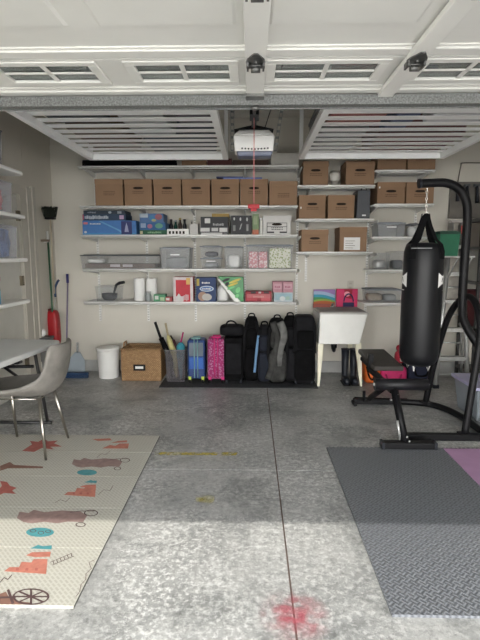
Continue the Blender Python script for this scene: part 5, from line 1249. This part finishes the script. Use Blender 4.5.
# ================================================================== LADDER
def ladder():
    t = T('step_ladder', 'aluminium step ladder with a red label leaning on the back wall', 'ladder', (2.15, 5.3, 0))
    top = 1.78
    def rail(k): return 1.975+(2.27-1.975)*k, 2.315+(2.385-2.315)*k, 5.04+.545*k
    l0, r0, y0 = rail(0); l1, r1, y1 = rail(1)
    for a_, b_ in ((l0, l1), (r0, r1)):
        MB().tube([(a_, y0, .03), (b_, y1, top)], .026, 4, up=(1,0,0)).build('front_rail', alu_m, t)
        MB().box(a_-.03, a_+.03, y0-.03, y0+.03, .0005, .035).build('rubber_foot', rubber_m, t)
        MB().tube([(a_+.01 if a_ < 2.1 else a_-.01, y0+.11, .03), (b_, y1+.06, top-.03)], .016, 4, up=(1,0,0)).build('rear_rail', alu_m, t)
    for z in (.13, .30, .60, .90, 1.2, 1.50):
        xa, xb, y = rail(z/top)
        if z == .13: MB().box(xa+.02, xb-.02, y+.0, y+.02, z, z+.02).build('brace', alu_m, t)
        else: MB().box(xa+.01, xb-.01, y-.02, y+.06, z, z+.022).box(xa+.01, xb-.01, y-.02, y-.012, z-.022, z).build('step', alu_m, t, bevel=.002)
    for z in (.45, .75, 1.05):
        xa, xb, y = rail(z/top); MB().tube([(xa, y+.09, z), (xb, y+.09, z)], .009, 6).build('rear_brace', alu_m, t)
    MB().box(l1-.02, r1+.02, y1-.03, y1+.06, top-.01, top+.02).build('top_cap', M('ladder_cap', (.45,.42,.40), .5), t, bevel=.006)
    MB().box(1.955, 2.33, 5.09, 5.46, 1.383, 1.399).build('tray', M('ladder_tray', (.45,.45,.44), .5), t)
    for x in (2.18, 2.34): MB().tube([(min(x, 2.32), 5.14, 1.383), (x, 5.40, 1.15)], .008, 6).build('tray_strut', alu_m, t)
    xa, xb, y = rail(1.69/top)
    MB().box(xb-.03, xb+.028, y-.034, y-.0275, 1.64, 1.735).build('red_label', M('dull_red_sticker', (.40,.08,.07), .6), t)
ladder()

# ================================================================== RIGHT BACK: green tote, shelving, boxes, tools
z = aY(440, 258, 5.36)[1]
t = T('metal_shelf_unit', 'dark steel shelf unit at the right end of the back wall', 'shelf unit', (2.62, 5.5, 0))
sx0, sx1, sy0_, sy1_ = 2.435, 2.93, 5.22, 5.66
for x in (sx0, sx1-.03):
    for y in (sy0_, sy1_-.03): MB().box(x, x+.03, y, y+.03, .0005, 1.83).build('post', M('dark_steel', (.05,.05,.05), .5, .3), t)
for z_ in (.12, .62, 1.12, 1.50, 1.80):
    MB().box(sx0, sx1, sy0_, sy1_, z_-.03, z_).build('shelf_board', M('grey_shelf_board', (.16,.155,.15), .6), t)
def unitbox(z_, x0, x1, h, col, label, name='carton', marks=()):
    t = T(name, label, 'box', ((x0+x1)/2, 5.45, z_+.001))
    MB().box(x0, x1, 5.25, 5.60, z_+.001, z_+h).build('carton_body', colm('ub%02d%02d' % (int(col[0]*99), int(col[1]*99)), col, .7), t, bevel=.004)
    for (u0, u1, v0, v1, c, shp) in marks:
        b = MB(); a0 = x0+u0; a1 = x0+u1; c0 = z_+v0; c1 = z_+v1
        if shp == 'o': b.poly([((a0+a1)/2+(a1-a0)/2*math.cos(2*PI*i/18), 5.2494, (c0+c1)/2+(c1-c0)/2*math.sin(2*PI*i/18)) for i in range(18)], (0,.0005,0))
        else: b.box(a0, a1, 5.2488, 5.2495, c0, c1)
        b.build('printed_mark', colm('um%02d%02d' % (int(c[0]*99), int(c[1]*99)), c, .6), t)
unitbox(1.50, 2.47, 2.86, .25, (.34,.30,.26), 'grey-brown carton with a yellow label on the right shelf unit', marks=((.05,.30,.09,.20,(.55,.36,.03),''), (.05,.30,.04,.09,(.16,.28,.05),'')))
unitbox(1.12, 2.47, 2.86, .33, (.42,.41,.38), 'pale carton with a red round mark on the right shelf unit', marks=((-.0,.06,.20,.26,(.50,.03,.06),'o'), (.04,.07,.10,.12,(.12,.12,.12),''), (.045,.065,.135,.15,(.12,.12,.12),'')))
unitbox(.62, 2.47, 2.84, .40, (.12,.02,.03), 'dark maroon carton on the lower right shelf unit')
# clutter on top: dark bags and hand tools hanging from a board
c0 = aY(453.5, 181, 5.6)
t = T('tool_board', 'dark brown tool board on the back wall above the shelf unit', 'tool board', (2.6, YB-.02, 1.9))
MB().box(c0[0], 2.93, YB-.055, YB-.013, 1.825, c0[1]).build('board', M('grey_brown_board', (.14,.13,.115), .8, var=.2), t)
for k_ in range(4):
    x = c0[0]+.06+k_*.11
    tt = T('hanging_tool', 'black hand tool, %s from the left on the tool board' % ords[k_], 'tool', (x, YB-.07, 2.1), 'tools on the dark board')
    ll = [.17, .14, .19, .16][k_]; zh = c0[1]-.05
    MB().tube([(x, YB-.09, zh), (x+.008, YB-.10, zh-ll)], [.014, .022], 8).build('handle', rubber_m, tt)
    MB().box(x-.03, x+.03, YB-.10, YB-.0555, zh-.01, zh+.022).build('tool_head', dgrey_m, tt, bevel=.004)
q0 = aY(459.5, 182, 5.66); q1 = aY(461, 163, 5.66)
t = T('wire_hoop', 'thin dark wire frame on the wall above the tool board', 'wire frame', (q0[0], 5.68, q0[1]))
b = MB(); b.tube(smoothpath([(q0[0]-.01, 5.69, q0[1]-.02), (q0[0]+.005, 5.66, q1[1]-.03), (q1[0]+.02, 5.66, q1[1]), (2.6, 5.66, q1[1]), (2.85, 5.66, q1[1]), (2.88, 5.66, q1[1]-.03), (2.88, 5.69, q0[1]-.02)], 4), .006, 8)
b.build('frame', M('hoop_wire', (.13,.12,.10), .5, .4), t)
# green tote on its own wire shelf
z = 1.375
xg0 = aY(419, 250, 5.33)[0]; xg1 = aY(455, 250, 5.33)[0]
t = bin_(1.96, 2.175, 5.10, 5.43, 1.399, .26, 'dark green storage tote between punch bag and ladder', m=M('green_tote', (.01,.14,.07), .45), lidm=M('dark_green_lid', (.008,.05,.03), .45), cat='storage tote', name='storage_tote', lidh=.035)
# big storage bin with lavender lid on the floor
t = T('storage_bin', 'large grey storage bin with a lavender lid at the right edge', 'storage bin', (2.2, 4.25, 0))
MB().frus((1.93, 2.44, 3.98, 4.38), .0005, (1.90, 2.48, 3.95, 4.42), .285).build('tub', M('grey_blue_tub', (.26,.29,.32), .4, var=.06, alpha=.92), t, bevel=.015)
MB().box(1.88, 2.50, 3.93, 4.44, .285, .315).build('lid', M('lavender_lid', (.42,.42,.60), .4), t, bevel=.006)
MB().box(1.97, 2.42, 3.955, 3.975, .225, .25).build('green_trim', M('bright_green', (.10,.42,.14), .5), t)
